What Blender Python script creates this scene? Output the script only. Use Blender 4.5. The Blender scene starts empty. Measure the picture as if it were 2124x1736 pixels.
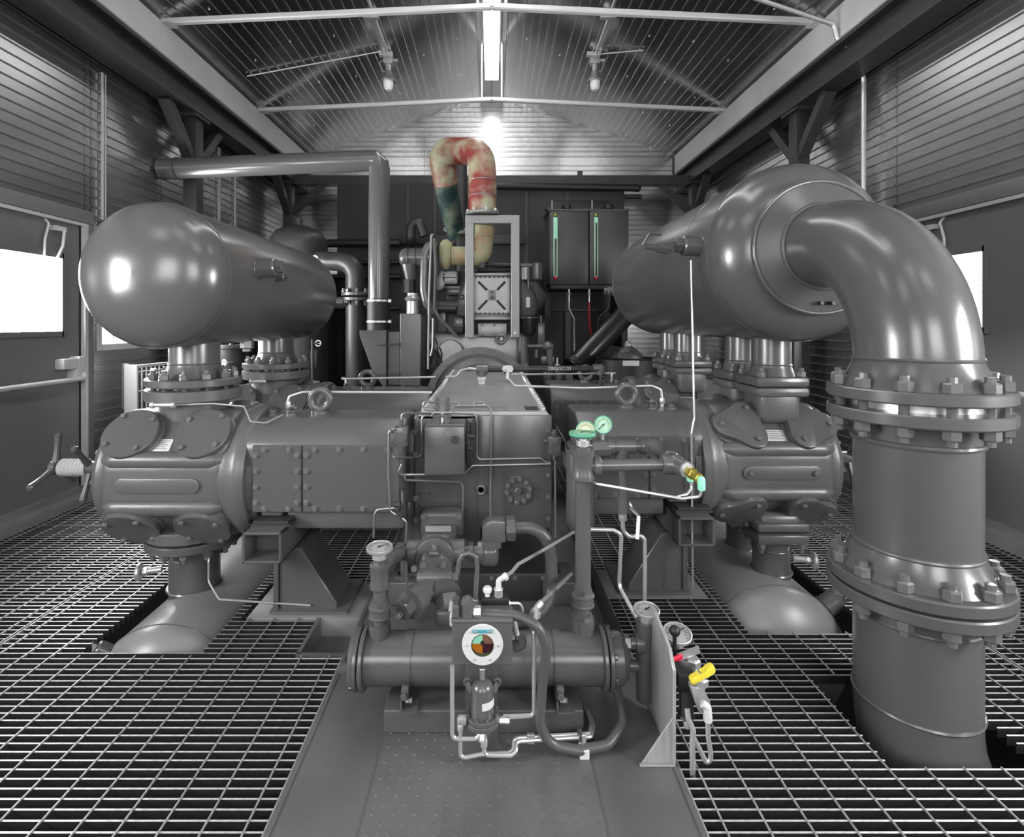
import bpy, bmesh, math, random
from mathutils import Vector, Matrix
random.seed(7)
V = Vector
SC = bpy.context.scene
COL = SC.collection
PI = math.pi
# ---------------------------------------------------------------- camera
F, CX, HY, EYE = 1121.0, 1020.0, 670.0, 1.2      # focal length and vanishing point in 2124x1736 pixels, eye height in metres
cam_d = bpy.data.cameras.new('camera')
cam = bpy.data.objects.new('camera', cam_d); COL.objects.link(cam)
cam.location = (0, 0, EYE); cam.rotation_euler = (PI/2, 0, 0)
cam_d.sensor_fit = 'HORIZONTAL'; cam_d.sensor_width = 36
cam_d.lens = 36*F/2124
cam_d.shift_x = (1062-CX)/2124; cam_d.shift_y = -(868-HY)/2124
cam_d.clip_start = .02; cam_d.clip_end = 60
SC.camera = cam
# ---------------------------------------------------------------- light and exposure
w = bpy.data.worlds.new('overcast'); SC.world = w; w.use_nodes = True
w.node_tree.nodes['Background'].inputs[0].default_value = (1, 1, 1, 1)
w.node_tree.nodes['Background'].inputs[1].default_value = .6
PANE_LIGHT = 42.0        # daylight behind the frosted door and window panes
FRONT_LIGHT = 11.0        # soft frontal fill from the two added front windows
RIDGE_LIGHT = 16.0
vs = SC.view_settings
vs.view_transform = 'Standard'; vs.look = 'None'; vs.gamma = 1; vs.use_curve_mapping = False
vs.exposure = 0.0

# ---------------------------------------------------------------- helpers
def at(px, py, Y):
    return V(((px-CX)*Y/F, Y, EYE+(HY-py)*Y/F))
def frame(axis):
    a = V(axis).normalized()
    t = V((0, 0, 1)) if abs(a.z) < .9 else V((1, 0, 0))
    u = t.cross(a).normalized(); v = a.cross(u)
    return a, u, v
def fillet(pts, r, n=5):
    pts = [V(p) for p in pts]
    out = [pts[0]]
    for i in range(1, len(pts)-1):
        p = pts[i]; d0 = pts[i-1]-p; d1 = pts[i+1]-p
        l0, l1 = d0.length, d1.length
        d0.normalize(); d1.normalize()
        ang = d0.angle(d1, PI)
        if ang > PI-.02: out.append(p); continue
        t = min(r/math.tan(ang/2), l0*.49, l1*.49)
        rr = t*math.tan(ang/2)
        c = p+(d0+d1).normalized()*(rr/math.sin(ang/2))
        a0 = p+d0*t-c; a1 = p+d1*t-c
        tot = a0.angle(a1); ax = a0.cross(a1).normalized()
        for k in range(n+1):
            out.append(c+Matrix.Rotation(tot*k/n, 3, ax) @ a0)
    out.append(pts[-1])
    return out

class MB:
    def __init__(s): s.v = []; s.f = []; s.m = []; s.cur = 0
    def mat(s, i): s.cur = i; return s
    def add(s, vs_, fs):
        o = len(s.v); s.v += [V(p) for p in vs_]
        for f in fs: s.f.append([i+o for i in f]); s.m.append(s.cur)
        return s
    def bm(s, bm):
        bm.verts.index_update()
        return s.add([v.co.copy() for v in bm.verts], [[v.index for v in f.verts] for f in bm.faces])
    def box(s, a, b, bev=0, seg=2, M=None):
        a, b = V(a), V(b)
        lo = V([min(a[i], b[i]) for i in range(3)]); hi = V([max(a[i], b[i]) for i in range(3)])
        vs_ = [(x, y, z) for x in (lo.x, hi.x) for y in (lo.y, hi.y) for z in (lo.z, hi.z)]
        fs = [(0,1,3,2), (4,6,7,5), (0,4,5,1), (2,3,7,6), (0,2,6,4), (1,5,7,3)]
        return s.solid(vs_, fs, bev, seg, M)
    def solid(s, vs_, fs, bev=0, seg=2, M=None):
        if bev or M is not None:
            bm = bmesh.new(); bv = [bm.verts.new(p) for p in vs_]
            for f in fs: bm.faces.new([bv[i] for i in f])
            if bev: bmesh.ops.bevel(bm, geom=list(bm.edges), offset=bev, segments=seg, profile=.5, affect='EDGES', clamp_overlap=True)
            if M is not None: bm.transform(M)
            s.bm(bm); bm.free(); return s
        return s.add(vs_, fs)
    def bar(s, p0, p1, wx, wz, up=(0, 0, 1), bev=0):     # rectangular bar between two points
        p0, p1 = V(p0), V(p1); a = (p1-p0); L = a.length; a.normalize()
        u = V(up).cross(a)
        if u.length < 1e-4: u = V((1, 0, 0)).cross(a)
        u.normalize(); v = a.cross(u)
        M = Matrix((u, a, v)).transposed().to_4x4(); M.translation = p0
        return s.box((-wx/2, 0, -wz/2), (wx/2, L, wz/2), bev, 1, M)
    def lathe(s, p0, axis, prof, n=32, arc=2*PI, closed=True):
        a, u, v = frame(axis); p0 = V(p0); vs_ = []; fs = []; k = len(prof)
        nn = n if arc > 6.28 else n+1
        for i in range(nn):
            t = arc*i/n; d = u*math.cos(t)+v*math.sin(t)
            for r, h in prof: vs_.append(p0+a*h+d*r)
        for i in range(n):
            j = (i+1) % nn
            for q in range(k-1):
                if prof[q][0] < 1e-6 and prof[q+1][0] < 1e-6: continue
                fs.append((i*k+q, j*k+q, j*k+q+1, i*k+q+1))
        if closed and arc > 6.28:
            if prof[0][0] > 1e-6: fs.append([i*k for i in range(n)][::-1])
            if prof[-1][0] > 1e-6: fs.append([i*k+k-1 for i in range(n)])
        return s.add(vs_, fs)
    def cyl(s, p0, p1, r, r1=None, n=24):
        p0, p1 = V(p0), V(p1); L = (p1-p0).length
        return s.lathe(p0, p1-p0, [(r, 0), (r if r1 is None else r1, L)], n)
    def disc(s, p, axis, r, t, n=28, ch=.1):           # chamfered disc
        c = t*ch
        return s.lathe(p, axis, [(r-c, 0), (r, c), (r, t-c), (r-c, t)], n)
    def ring(s, p, axis, ro, ri, t, n=32):
        return s.lathe(p, axis, [(ri, 0), (ro, 0), (ro, t), (ri, t), (ri, 0)], n, closed=False)
    def torus(s, p, axis, R, r, n=28, m=10):
        prof = [(R+r*math.cos(2*PI*i/m), r*math.sin(2*PI*i/m)) for i in range(m+1)]
        return s.lathe(p, axis, prof, n, closed=False)
    def ball(s, p, r, n=20, sc=(1, 1, 1), m=10):
        p = V(p); prof = [(max(0, r*math.sin(PI*i/m)), -r*math.cos(PI*i/m)) for i in range(m+1)]
        o = len(s.v); s.lathe((0, 0, 0), (0, 0, 1), prof, n, closed=False)
        for i in range(o, len(s.v)): q = s.v[i]; s.v[i] = V((q.x*sc[0], q.y*sc[1], q.z*sc[2]))+p
        return s
    def tube(s, pts, r, n=10, bend=.03, seg=5, radii=None):
        P = fillet(pts, bend, seg) if bend else [V(p) for p in pts]
        Q = [P[0]]
        for p in P[1:]:
            if (p-Q[-1]).length > 1e-5: Q.append(p)
        P = Q; k = len(P); tang = []
        for i in range(k):
            d = (P[min(i+1, k-1)]-P[max(i-1, 0)]); tang.append(d.normalized())
        a, u, v = frame(tang[0]); vs_ = []; fs = []
        for i in range(k):
            if i:
                q = tang[i-1].rotation_difference(tang[i]); u = q @ u; u = (u-tang[i]*u.dot(tang[i])).normalized()
            v = tang[i].cross(u)
            rr = r if radii is None else radii[min(i, len(radii)-1)]
            vs_ += [P[i]+(u*math.cos(2*PI*j/n)+v*math.sin(2*PI*j/n))*rr for j in range(n)]
        for i in range(k-1):
            for j in range(n):
                j2 = (j+1) % n
                fs.append((i*n+j, i*n+j2, (i+1)*n+j2, (i+1)*n+j))
        fs.append(list(range(n))[::-1]); fs.append([(k-1)*n+j for j in range(n)])
        return s.add(vs_, fs)
    def prism(s, poly, o, u, v, w, bev=0, seg=2):      # 2-D polygon in (u,v) at o, extruded by vector w
        o, u, v, w = V(o), V(u), V(v), V(w); n = len(poly)
        vs_ = [o+u*x+v*y for x, y in poly]+[o+u*x+v*y+w for x, y in poly]
        fs = [list(range(n))[::-1], [n+i for i in range(n)]]+[(i, (i+1) % n, n+(i+1) % n, n+i) for i in range(n)]
        return s.solid(vs_, fs, bev, seg)
    def hexa(s, p, axis, r, h, dome=True):
        a, u, v = frame(axis); p = V(p)
        s.lathe(p, axis, [(r*.92, 0), (r, h*.08), (r, h*.86), (r*.8, h)], 6)
        return s
    def mesh(s, name, smooth=32):
        me = bpy.data.meshes.new(name); me.from_pydata([tuple(p) for p in s.v], [], s.f)
        for i, p in enumerate(me.polygons): p.material_index = s.m[i]
        bm = bmesh.new(); bm.from_mesh(me); bmesh.ops.recalc_face_normals(bm, faces=bm.faces); bm.to_mesh(me); bm.free()
        if smooth:
            me.shade_smooth(); me.set_sharp_from_angle(angle=math.radians(smooth))
        return me

def root_loc(o):
    l = V((0, 0, 0))
    while o is not None: l = l+o.location; o = o.parent
    return l
def link(name, me, mats, parent=None, loc=None):
    o = bpy.data.objects.new(name, me); COL.objects.link(o)
    if me is not None:
        mats = mats if isinstance(mats, (list, tuple)) else [mats]
        if not me.materials:
            for m in mats: me.materials.append(m)
    if parent is not None: o.parent = parent
    if loc is not None: o.location = loc
    return o
def thing(name, label, cat, loc, group=None, kind=None):
    o = link(name, None, None); o.location = loc; o.empty_display_size = .05
    tag(o, label, cat, group, kind); return o
def tag(o, label=None, cat=None, group=None, kind=None):
    if label: o['label'] = label
    if cat: o['category'] = cat
    if group: o['group'] = group
    if kind: o['kind'] = kind
    return o
def part(parent, name, mb, mats, smooth=32, label=None):
    off = root_loc(parent)
    for p in mb.v: p -= off
    o = link(name, mb.mesh(name, smooth), mats, parent)
    if label: o['label'] = label
    return o
def single(name, label, cat, mb, mats, group=None, kind=None, smooth=32):
    lo = V((sum(p.x for p in mb.v)/len(mb.v), sum(p.y for p in mb.v)/len(mb.v), min(p.z for p in mb.v)))
    for p in mb.v: p -= lo
    o = link(name, mb.mesh(name, smooth), mats, None, lo)
    tag(o, label, cat, group, kind); return o
_inst = {}
def place(parent, name, key, make, mats, p, axis=(0, 0, 1), spin=0):   # small repeated part that shares its mesh; local z goes along axis
    if key not in _inst:
        mb = MB(); make(mb); _inst[key] = mb.mesh(name)
    a, u, v = frame(axis)
    M = Matrix((u, v, a)).transposed().to_4x4() @ Matrix.Rotation(spin, 4, 'Z')
    M.translation = V(p)-root_loc(parent)
    o = link(name, _inst[key], mats, parent); o.matrix_local = M
    return o

# ---------------------------------------------------------------- materials
MATS = {}
def mat(name, col, rough=.5, metal=0, bump=0, bscale=60, var=0, vscale=4, spec=.5, emit=0, rvar=0, coat=0, stretch=None):
    if name in MATS: return MATS[name]
    m = bpy.data.materials.new(name); m.use_nodes = True; nt = m.node_tree
    b = nt.nodes['Principled BSDF']
    if not isinstance(col, (tuple, list)): col = (col, col, col)
    b.inputs['Base Color'].default_value = (*col, 1)
    b.inputs['Roughness'].default_value = rough; b.inputs['Metallic'].default_value = metal
    b.inputs['Specular IOR Level'].default_value = spec
    if coat: b.inputs['Coat Weight'].default_value = coat; b.inputs['Coat Roughness'].default_value = .15
    if emit:
        b.inputs['Emission Color'].default_value = (1, 1, 1, 1); b.inputs['Emission Strength'].default_value = emit
    if bump or var or rvar:
        tc = nt.nodes.new('ShaderNodeTexCoord'); src = tc.outputs['Object']
        if stretch:
            mp = nt.nodes.new('ShaderNodeMapping'); mp.inputs['Scale'].default_value = stretch
            nt.links.new(src, mp.inputs[0]); src = mp.outputs[0]
        def noise(sc, det=4):
            n = nt.nodes.new('ShaderNodeTexNoise'); n.inputs['Scale'].default_value = sc; n.inputs['Detail'].default_value = det; n.inputs['Roughness'].default_value = .5
            nt.links.new(src, n.inputs['Vector']); return n.outputs['Fac']
        if bump:
            bp = nt.nodes.new('ShaderNodeBump'); bp.inputs['Strength'].default_value = bump; bp.inputs['Distance'].default_value = .01
            nt.links.new(noise(bscale, 4 if bscale > 10 else .6), bp.inputs['Height']); nt.links.new(bp.outputs[0], b.inputs['Normal'])
        if var:
            r = nt.nodes.new('ShaderNodeValToRGB'); e = r.color_ramp.elements
            e[0].position = .15; e[1].position = .85
            e[0].color = (*[c*(1-var) for c in col], 1); e[1].color = (*[min(1, c*(1+var)) for c in col], 1)
            nt.links.new(noise(vscale, 2 if var < .2 else 5), r.inputs[0]); nt.links.new(r.outputs[0], b.inputs['Base Color'])
        if rvar:
            mr = nt.nodes.new('ShaderNodeMapRange'); mr.inputs['From Min'].default_value = .15; mr.inputs['From Max'].default_value = .85
            mr.inputs['To Min'].default_value = max(.03, rough-rvar); mr.inputs['To Max'].default_value = rough+rvar
            nt.links.new(noise(vscale*.8, 1.5), mr.inputs[0]); nt.links.new(mr.outputs[0], b.inputs['Roughness'])
    MATS[name] = m; return m
paint = mat('machine_grey_paint', .088, .27, spec=.6)
paint_cast = mat('cast_grey_paint', .096, .34, bump=.1, bscale=45, var=.05, vscale=6)
paint_tank = mat('tank_grey_paint', .09, .22, spec=.6)
paint_dk = mat('dark_grey_paint', .035, .42, var=.1)
deck_m = mat('deck_grey_paint', .095, .42, bump=.03, bscale=25, var=.3, vscale=4)
door_m = mat('door_grey_paint', .16, .5, var=.05)
trim_m = mat('light_trim_metal', .6, .45, .3, var=.08)
beam_m = mat('dark_beam_steel', .032, .45, var=.12)
black_m = mat('black_paint', .012, .5)
blackpanel_m = mat('black_sheet_panel', .02, .55, var=.2, vscale=2)
rubber_m = mat('black_rubber', .015, .55)
steel_m = mat('bright_tube_steel', .62, .3, .7)
zinc_m = mat('zinc_plated_steel', .6, .36, .75, var=.1, vscale=20)
alu_m = mat('cast_aluminium', .3, .42, .6, var=.15, vscale=12)
white_m = mat('white_enamel', .58, .4)
paper_m = mat('paper_label', .6, .6, var=.06, vscale=30)
sheet_m = mat('ribbed_foil_sheet', .54, .22, 1, bump=.2, bscale=2.6)
wallsheet_m = mat('ribbed_wall_sheet', .5, .26, .9, bump=.1, bscale=2.2)
bar_side_m = mat('grating_bar_shade', .01, .55)  # near-black sides: the shade between the bars is put into the colour
bar_top_m = mat('grating_bar_lit', .42, .45, .6, var=.4, vscale=60)  # bright tops and rods: the light they catch is put into the colour
bolt_m = mat('lightened_grey_paint', .125, .24, var=.1, vscale=20, spec=.7)  # machine paint made lighter, so the glints on bolts are painted in
bottle_m = mat('dusty_light_grey_paint', .2, .34, var=.16, vscale=4, rvar=.08)
cover_m = mat('worn_light_cover', .4, .42, .45, var=.14, vscale=5)
frame_m = mat('light_grey_frame_paint', .26, .4, .2, var=.08)
conc_m = mat('concrete', .2, .8, var=.25, vscale=9, bump=.1)
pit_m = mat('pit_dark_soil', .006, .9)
front_pane_m = mat('front_fill_pane', .9, .4, emit=FRONT_LIGHT)  # glowing panes added out of view to light the machine from the front
pane_m = mat('daylit_frosted_pane', .9, .4, emit=PANE_LIGHT)
ridge_m = mat('daylit_ridge_strip', .9, .4, emit=RIDGE_LIGHT)
hose_m = mat('grey_jacketed_hose', .07, .38)
stainless_m = mat('stainless_plate', .36, .4, .3, var=.28, vscale=60, stretch=(1, 1, .08))
tan_m = mat('insulation_tan', (.42, .33, .2), .75, bump=.2, bscale=30, var=.15)
green_m = mat('gauge_green', (.12, .38, .25), .3)
dial_m = mat('gauge_green_dial', (.42, .68, .52), .4)
dial2_m = mat('gauge_cream_dial', (.6, .62, .46), .4)
dialw_m = mat('gauge_grey_dial', .34, .4)
brass_m = mat('brass', (.46, .38, .08), .35, .8)
mint_m = mat('mint_fitting', (.3, .75, .55), .35)
yellow_m = mat('yellow_handle', (.72, .6, .05), .35)
red_m = mat('red_grip', (.55, .01, .04), .4)
redhose_m = mat('red_hose', (.3, .01, .02), .45)
glass_bulb_m = mat('frosted_lamp_glass', .7, .12, spec=.8)
# ================================================================ the building
WX, YB, YF, ZE, ZR = 2.85, 7.65, -2.2, 3.5, 4.39
SL = (ZR-ZE)/WX
def struct(name, label, mb, m, cat):
    o = single(name, label, cat, mb, m, kind='structure', smooth=0); return o
def ribs(t0, t1, pitch=.07, h=.012):
    out = [(t0, 0)]; k = math.ceil(t0/pitch)
    while k*pitch+.03 < t1:
        c = k*pitch
        if c-.013 > t0+.002: out += [(c-.01, 0), (c-.005, h), (c+.005, h), (c+.01, 0)]
        k += 1
    out.append((t1, 0)); return out
def sheet(parent, name, o, u, v, n, L, t0, t1, m, pitch=.07, h=.012):     # ribbed sheet: runs L along u, profile along v, relief along n
    mb = MB(); o, u, v, n = V(o), V(u), V(v), V(n); pr = ribs(t0, t1, pitch, h); k = len(pr)
    vs_ = [o+v*t+n*d for t, d in pr]+[o+u*L+v*t+n*d for t, d in pr]
    mb.add(vs_, [(i, i+1, k+i+1, k+i) for i in range(k-1)])
    return part(parent, name, mb, m, smooth=0)
# floor slab of the pit under the grating
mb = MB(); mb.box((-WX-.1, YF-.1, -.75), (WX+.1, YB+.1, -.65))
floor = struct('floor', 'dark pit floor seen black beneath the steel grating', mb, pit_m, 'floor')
# side walls
wl = struct('wall_left', 'left wall of shiny horizontally ribbed metal sheet with door and window', MB().box((-WX-.12, YF-.1, -.7), (-WX-.02, YB+.1, ZE+.1)), wallsheet_m, 'wall')
wr = struct('wall_right', 'right wall of shiny horizontally ribbed metal sheet behind the big flanged pipe', MB().box((WX+.02, YF-.1, -.7), (WX+.12, YB+.1, ZE+.1)), wallsheet_m, 'wall')
def side(parent, s, y0, y1, z0, z1):
    sheet(parent, 'wall_panel', (s*WX, y0+.003, 0), (0, 1, 0), (0, 0, 1), (-s, 0, 0), y1-y0-.006, z0, z1, wallsheet_m)
for (y0, y1, z0, z1) in [(YF, -.1, 0, ZE), (-.1, 1.0, 0, .95), (-.1, 1.0, 1.95, ZE), (1.0, 2.62, 0, ZE), (2.62, 3.78, 1.98, ZE), (3.78, 3.84, 0, ZE), (3.84, 4.66, 0, 1.0), (3.84, 4.66, 1.87, ZE), (4.66, 5.62, 0, ZE), (5.62, 6.6, 0, ZE), (6.6, YB, 0, ZE)]:
    side(wl, -1, y0, y1, z0, z1)
for (y0, y1, z0, z1) in [(YF, -.1, 0, ZE), (-.1, 1.0, 0, .95), (-.1, 1.0, 1.95, ZE), (1.0, 2.55, 0, ZE), (2.55, 3.8, 1.98, ZE), (3.8, 4.75, 0, ZE), (4.75, 5.7, 0, ZE), (5.7, 6.65, 0, ZE), (6.65, YB, 0, ZE)]:
    side(wr, 1, y0, y1, z0, z1)
# back gable wall
def gable(y0, y1): return [(-WX, y0), (WX, y0), (WX, ZE), (0, ZR), (-WX, ZE)]
wb = struct('wall_back', 'bright shiny ribbed gable wall at the far end', MB().prism([(-WX-.1, -.7), (WX+.1, -.7), (WX+.1, ZE), (0, ZR+.1), (-WX-.1, ZE)], (0, YB+.02, 0), (1, 0, 0), (0, 0, 1), (0, .1, 0)), sheet_m, 'wall')
z = 0
for (x0, x1) in [(-2.85, -1.9), (-1.9, -.95), (-.95, 0), (0, .95), (.95, 1.9), (1.9, 2.85)]:
    mbp = MB(); top = lambda x: ZR-abs(x)*SL
    pr = ribs(0, ZE, .07, .009); k = len(pr)
    xa, xb = x0+.002, x1-.002
    mbp.add([(xa, YB-d, t) for t, d in pr]+[(xb, YB-d, t) for t, d in pr], [(i, i+1, k+i+1, k+i) for i in range(k-1)])
    # gable part above the eaves: courses clipped by the roof slope
    t = ZE
    while t < ZR-.02:
        t2 = min(t+.07, ZR)
        def clip(zz, xx): lim = max(0, (ZR-zz)/SL); return max(-lim, min(lim, xx))
        for (za, zb, da, db) in [(t, t2-.024, 0, 0), (t2-.024, t2-.017, 0, .01), (t2-.017, t2-.007, .01, .01), (t2-.007, t2, .01, 0)]:
            p = [(clip(za, xa), YB-da, za), (clip(za, xb), YB-da, za), (clip(zb, xb), YB-db, zb), (clip(zb, xa), YB-db, zb)]
            if p[1][0]-p[0][0] > 1e-4: mbp.add(p, [(0, 1, 2, 3)] if p[2][0]-p[3][0] > 1e-4 else [(0, 1, 2)])
        t = t2
    part(wb, 'wall_panel', mbp, sheet_m, smooth=0)
# front gable wall, behind the camera
wf = struct('wall_front', 'ribbed gable wall behind the viewer with two added fill-light windows', MB().prism([(-WX-.1, -.7), (WX+.1, -.7), (WX+.1, ZE), (0, ZR+.1), (-WX-.1, ZE)], (0, YF-.12, 0), (1, 0, 0), (0, 0, 1), (0, .1, 0)), wallsheet_m, 'wall')
# roof
cl = struct('ceiling', 'dark mirror-like ribbed roof lining rising to a central ridge', MB().prism([(-WX-.1, ZE-.02), (0, ZR+.03), (WX+.1, ZE-.02), (WX+.1, ZE+.1), (0, ZR+.15), (-WX-.1, ZE+.1)], (0, YF-.1, 0), (1, 0, 0), (0, 0, 1), (0, YB-YF+.2, 0)), sheet_m, 'ceiling')
sl_len = math.hypot(WX, ZR-ZE)
for s in (-1, 1):
    u = V((0, 1, 0)); v = V((-s*WX, 0, ZR-ZE)).normalized(); n = V((-s*(ZR-ZE), 0, -WX)).normalized()
    for q in range(4):
        sheet(cl, 'roof_panel', (s*WX, YF, ZE), u, v, n, YB-YF, sl_len*q/4+.001, sl_len*(q+1)/4-.001, sheet_m, .085, .011)
    mb = MB()
    for i in range(7):
        for j in range(9):
            c = V((s*WX, .8+j*.84+(i % 2)*.12, ZE))+v*(.25+i*.39)+n*.004
            mb.lathe(c, n, [(.009, 0), (.006, .006)], 6)
    o = part(cl, 'screw_heads', mb, white_m); o['kind'] = 'stuff'
mb = MB()
for (z0, x0) in [(0, .075)]:
    for s in (-1, 1):
        a = V((s*.004, 0, ZR-.012)); b = V((s*.16, 0, ZR-.16*SL-.016))
        mb.add([(a.x, YF, a.z), (b.x, YF, b.z), (b.x, YB-.02, b.z), (a.x, YB-.02, a.z)], [(0, 1, 2, 3)])
part(cl, 'ridge_flashing', mb, trim_m, smooth=0)
# daylit ridge strip, in panes with dark joints
rl = thing('skylight_strip', 'narrow bright translucent skylight strip along the roof ridge', 'skylight', (0, 3.2, ZR-.03))
mb = MB()
for s in (-1, 1): mb.box((s*.085, 1.0, ZR-.07), (s*.1, 6.95, ZR-.03))
for k in range(8): mb.box((-.1, 1.0+k*.85-.008, ZR-.072), (.1, 1.0+k*.85+.008, ZR-.03))
part(rl, 'strip_frame', mb, trim_m)
for k in range(7): part(rl, 'pane', MB().box((-.084, 1.01+k*.85, ZR-.055), (.084, 1.84+k*.85, ZR-.05)), ridge_m)
# eave beams and light trim
for s, nm in ((-1, 'left'), (1, 'right')):
    mb = MB()
    mb.box((s*2.55, YF, 3.03), (s*2.75, YB-.05, 3.06)).box((s*2.55, YF, 3.25), (s*2.75, YB-.05, 3.28)).box((s*2.63, YF, 3.06), (s*2.67, YB-.05, 3.25))
    tag(single('eave_beam', f'dark steel eave beam running along the {nm} wall above the Y-braced posts', 'beam', mb, beam_m), kind='structure')
    mb = MB(); mb.box((s*2.57, YF, 3.3), (s*2.6, YB-.05, 3.55)).box((s*2.57, YF, 3.285), (s*2.7, YB-.05, 3.305)).box((s*2.6, YF, 3.4), (s*2.84, YB-.05, 3.42))
    for k in range(7): mb.cyl((s*2.568, 1.5+k*.9, 3.42), (s*2.6, 1.5+k*.9, 3.42), .008, n=6)
    tag(single('trim_1' if s < 0 else 'trim_2', f'light grey metal trim channel along the {nm} eave', 'trim', mb, trim_m), kind='structure')
mb = MB(); mb.box((-2.6, 7.02, 3.03), (2.6, 7.12, 3.12)).box((-2.6, 7.0, 3.0), (2.6, 7.14, 3.03))
mb.box((1.12, 7.02, 3.12), (1.18, 7.1, 3.18))
tag(single('tie_beam', 'dark steel tie beam across the far end above the black enclosure', 'beam', mb, beam_m), kind='structure')
# Y-braced posts
for (s, y, back, lab) in [(-1, 4.8, 0, 'dark square steel post with Y brace beside the left tank, behind the overhead intake pipe'), (1, 4.66, 0, 'dark square steel post with Y brace rising behind the big right tank'),
                    (-1, 7.06, 1, 'dark braced corner post at the far left beside the vertical scrubber'), (1, 7.06, 1, 'dark braced corner post at the far right under the tie beam')]:
    t = thing('steel_post', lab, 'post', (s*2.65, y, -.6), kind='structure')
    part(t, 'column', MB().box((s*2.65-.06, y-.06, -.6), (s*2.65+.06, y+.06, 3.03), .008), beam_m)
    for d in (-1, 1):
        if back and d > 0: continue
        part(t, 'brace', MB().bar((s*2.65, y+d*.03, 2.62), (s*2.65, y+d*.42, 3.03), .085, .075), beam_m)
    if back: part(t, 'brace', MB().bar((s*2.63, y, 2.62), (s*2.2, y, 3.0), .08, .07, (0, 1, 0)), beam_m)
    part(t, 'head_plate', MB().box((s*2.65-.09, y-.12, 3.0), (s*2.65+.09, y+.12, 3.03)), beam_m)
# roof tie rods (bowed chords) with king posts
for (y, lab) in [(4.255, 'nearer light tie bar spanning the roof from slope to slope'), (6.02, 'farther light tie bar spanning the roof above the engine')]:
    t = thing('roof_tie', lab, 'tie bar', (0, y, 3.57), kind='structure')
    for s in (-1, 1):
        part(t, 'chord', MB().bar((s*2.6, y, 3.57), (0, y, 3.69), .05, .045, bev=.008), trim_m)
        part(t, 'king_post', MB().bar((s*.11, y, 3.69), (s*.11, y, ZR-.05), .018, .018), trim_m)
        part(t, 'end_plate', MB().box((s*2.5, y-.05, 3.545), (s*2.6, y+.05, 3.56)), trim_m)
    part(t, 'splice_bolt', MB().hexa((0, y-.026, 3.685), (0, -1, 0), .014, .012), zinc_m)
t = thing('roof_tie', 'tie bar over the viewer near the front of the roof', 'tie bar', (0, 2.48, 3.57), kind='structure')
for s in (-1, 1): part(t, 'chord', MB().bar((s*2.6, 2.48, 3.57), (0, 2.48, 3.69), .05, .045, bev=.008), trim_m)
# concrete kerbs under the walls
for s, nm in ((-1, 'left'), (1, 'right')):
    mb = MB().box((s*2.72, YF, -.1), (s*2.86, YB, .06), .008).box((s*2.78, YF, .06), (s*2.86, YB, .1))
    tag(single(f'baseboard_{nm}', f'worn concrete kerb along the foot of the {nm} wall', 'kerb', mb, conc_m), kind='structure')
# doors
def door(n, s, y0, y1, wy0, wy1, wz0, wz1, lab):
    X = s*(WX-.02)
    t = thing(f'door_{n}', lab, 'door', (X, (y0+y1)/2, .1), kind='structure')
    fr = MB()
    for (a, b, c, d) in [(y0-.07, y0, .1, 1.88), (y1, y1+.07, .1, 1.88), (y0-.07, y1+.07, 1.881, 1.97)]:
        fr.box((X+s*.03, a, c), (X-s*.06, b, d), .006)
    part(t, 'door_frame', fr, door_m)
    st = MB().box((X-s*.045, y1-.035, .1), (X-s*.075, y1-.008, 1.87)).box((X-s*.045, y0, 1.855), (X-s*.07, y1, 1.875))
    part(t, 'weather_strip', st, trim_m)
    lf = MB()
    for (a, b, c, d) in [(y0, wy0, .1, 1.86), (wy1, y1-.04, .1, 1.86), (wy0, wy1, .1, wz0), (wy0, wy1, wz1, 1.86)]:
        lf.box((X+s*.02, a, c), (X-s*.035, b, d))
    leaf = part(t, 'door_leaf', lf, door_m)
    gl = MB()
    for (a, b, c, d) in [(wy0-.02, wy0+.012, wz0-.02, wz1+.02), (wy1-.012, wy1+.02, wz0-.02, wz1+.02), (wy0, wy1, wz0-.02, wz0+.012), (wy0, wy1, wz1-.012, wz1+.02)]:
        gl.box((X-s*.036, a, c), (X-s*.044, b, d))
    part(leaf, 'window_bead', gl, door_m)
    part(t, 'pane', MB().box((X-s*.005, wy0, wz0), (X, wy1, wz1)), pane_m, label='glowing white frosted pane')
    bar = MB().tube([(X-s*.1, y1-.08, .87), (X-s*.1, y1-.08, .83), (X-s*.1, y0+.1, .83), (X-s*.1, y0+.1, .87)], .016, bend=.02)
    bar = part(t, 'panic_bar', bar, trim_m)
    part(bar, 'bracket', MB().prism([(0, 0), (.1, 0), (.07, .16), (.03, .16)], (X-s*.03, y1-.15, .82), (0, 1, 0), (0, 0, 1), (-s*.07, 0, 0), .006), trim_m)
    part(t, 'latch_box', MB().box((X-s*.035, y1-.25, .9), (X-s*.1, y1-.12, .97), .01), trim_m)
    ym = wy1-.06
    part(t, 'closer_arm', MB().tube([(X-s*.05, ym, 1.62), (X-s*.07, ym+.02, 1.7), (X-s*.07, ym+.03, 1.8)], .009).box((X-s*.03, ym-.04, 1.79), (X-s*.07, ym+.05, 1.82)), white_m)
    part(t, 'closer_hook', MB().tube([(X-s*.05, ym-.1, 1.62), (X-s*.06, ym-.11, 1.72), (X-s*.06, ym-.08, 1.82), (X-s*.03, ym-.08, 1.86)], .008, bend=.02), trim_m)
    return t
door(1, -1, 2.72, 3.7, 2.94, 3.52, 1.135, 1.632, 'grey steel door with glowing white window in the left wall')
door(2, 1, 2.62, 3.74, 3.06, 3.48, 1.16, 1.62, 'grey steel door with glowing white window in the right wall behind the elbow pipe')
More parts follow.
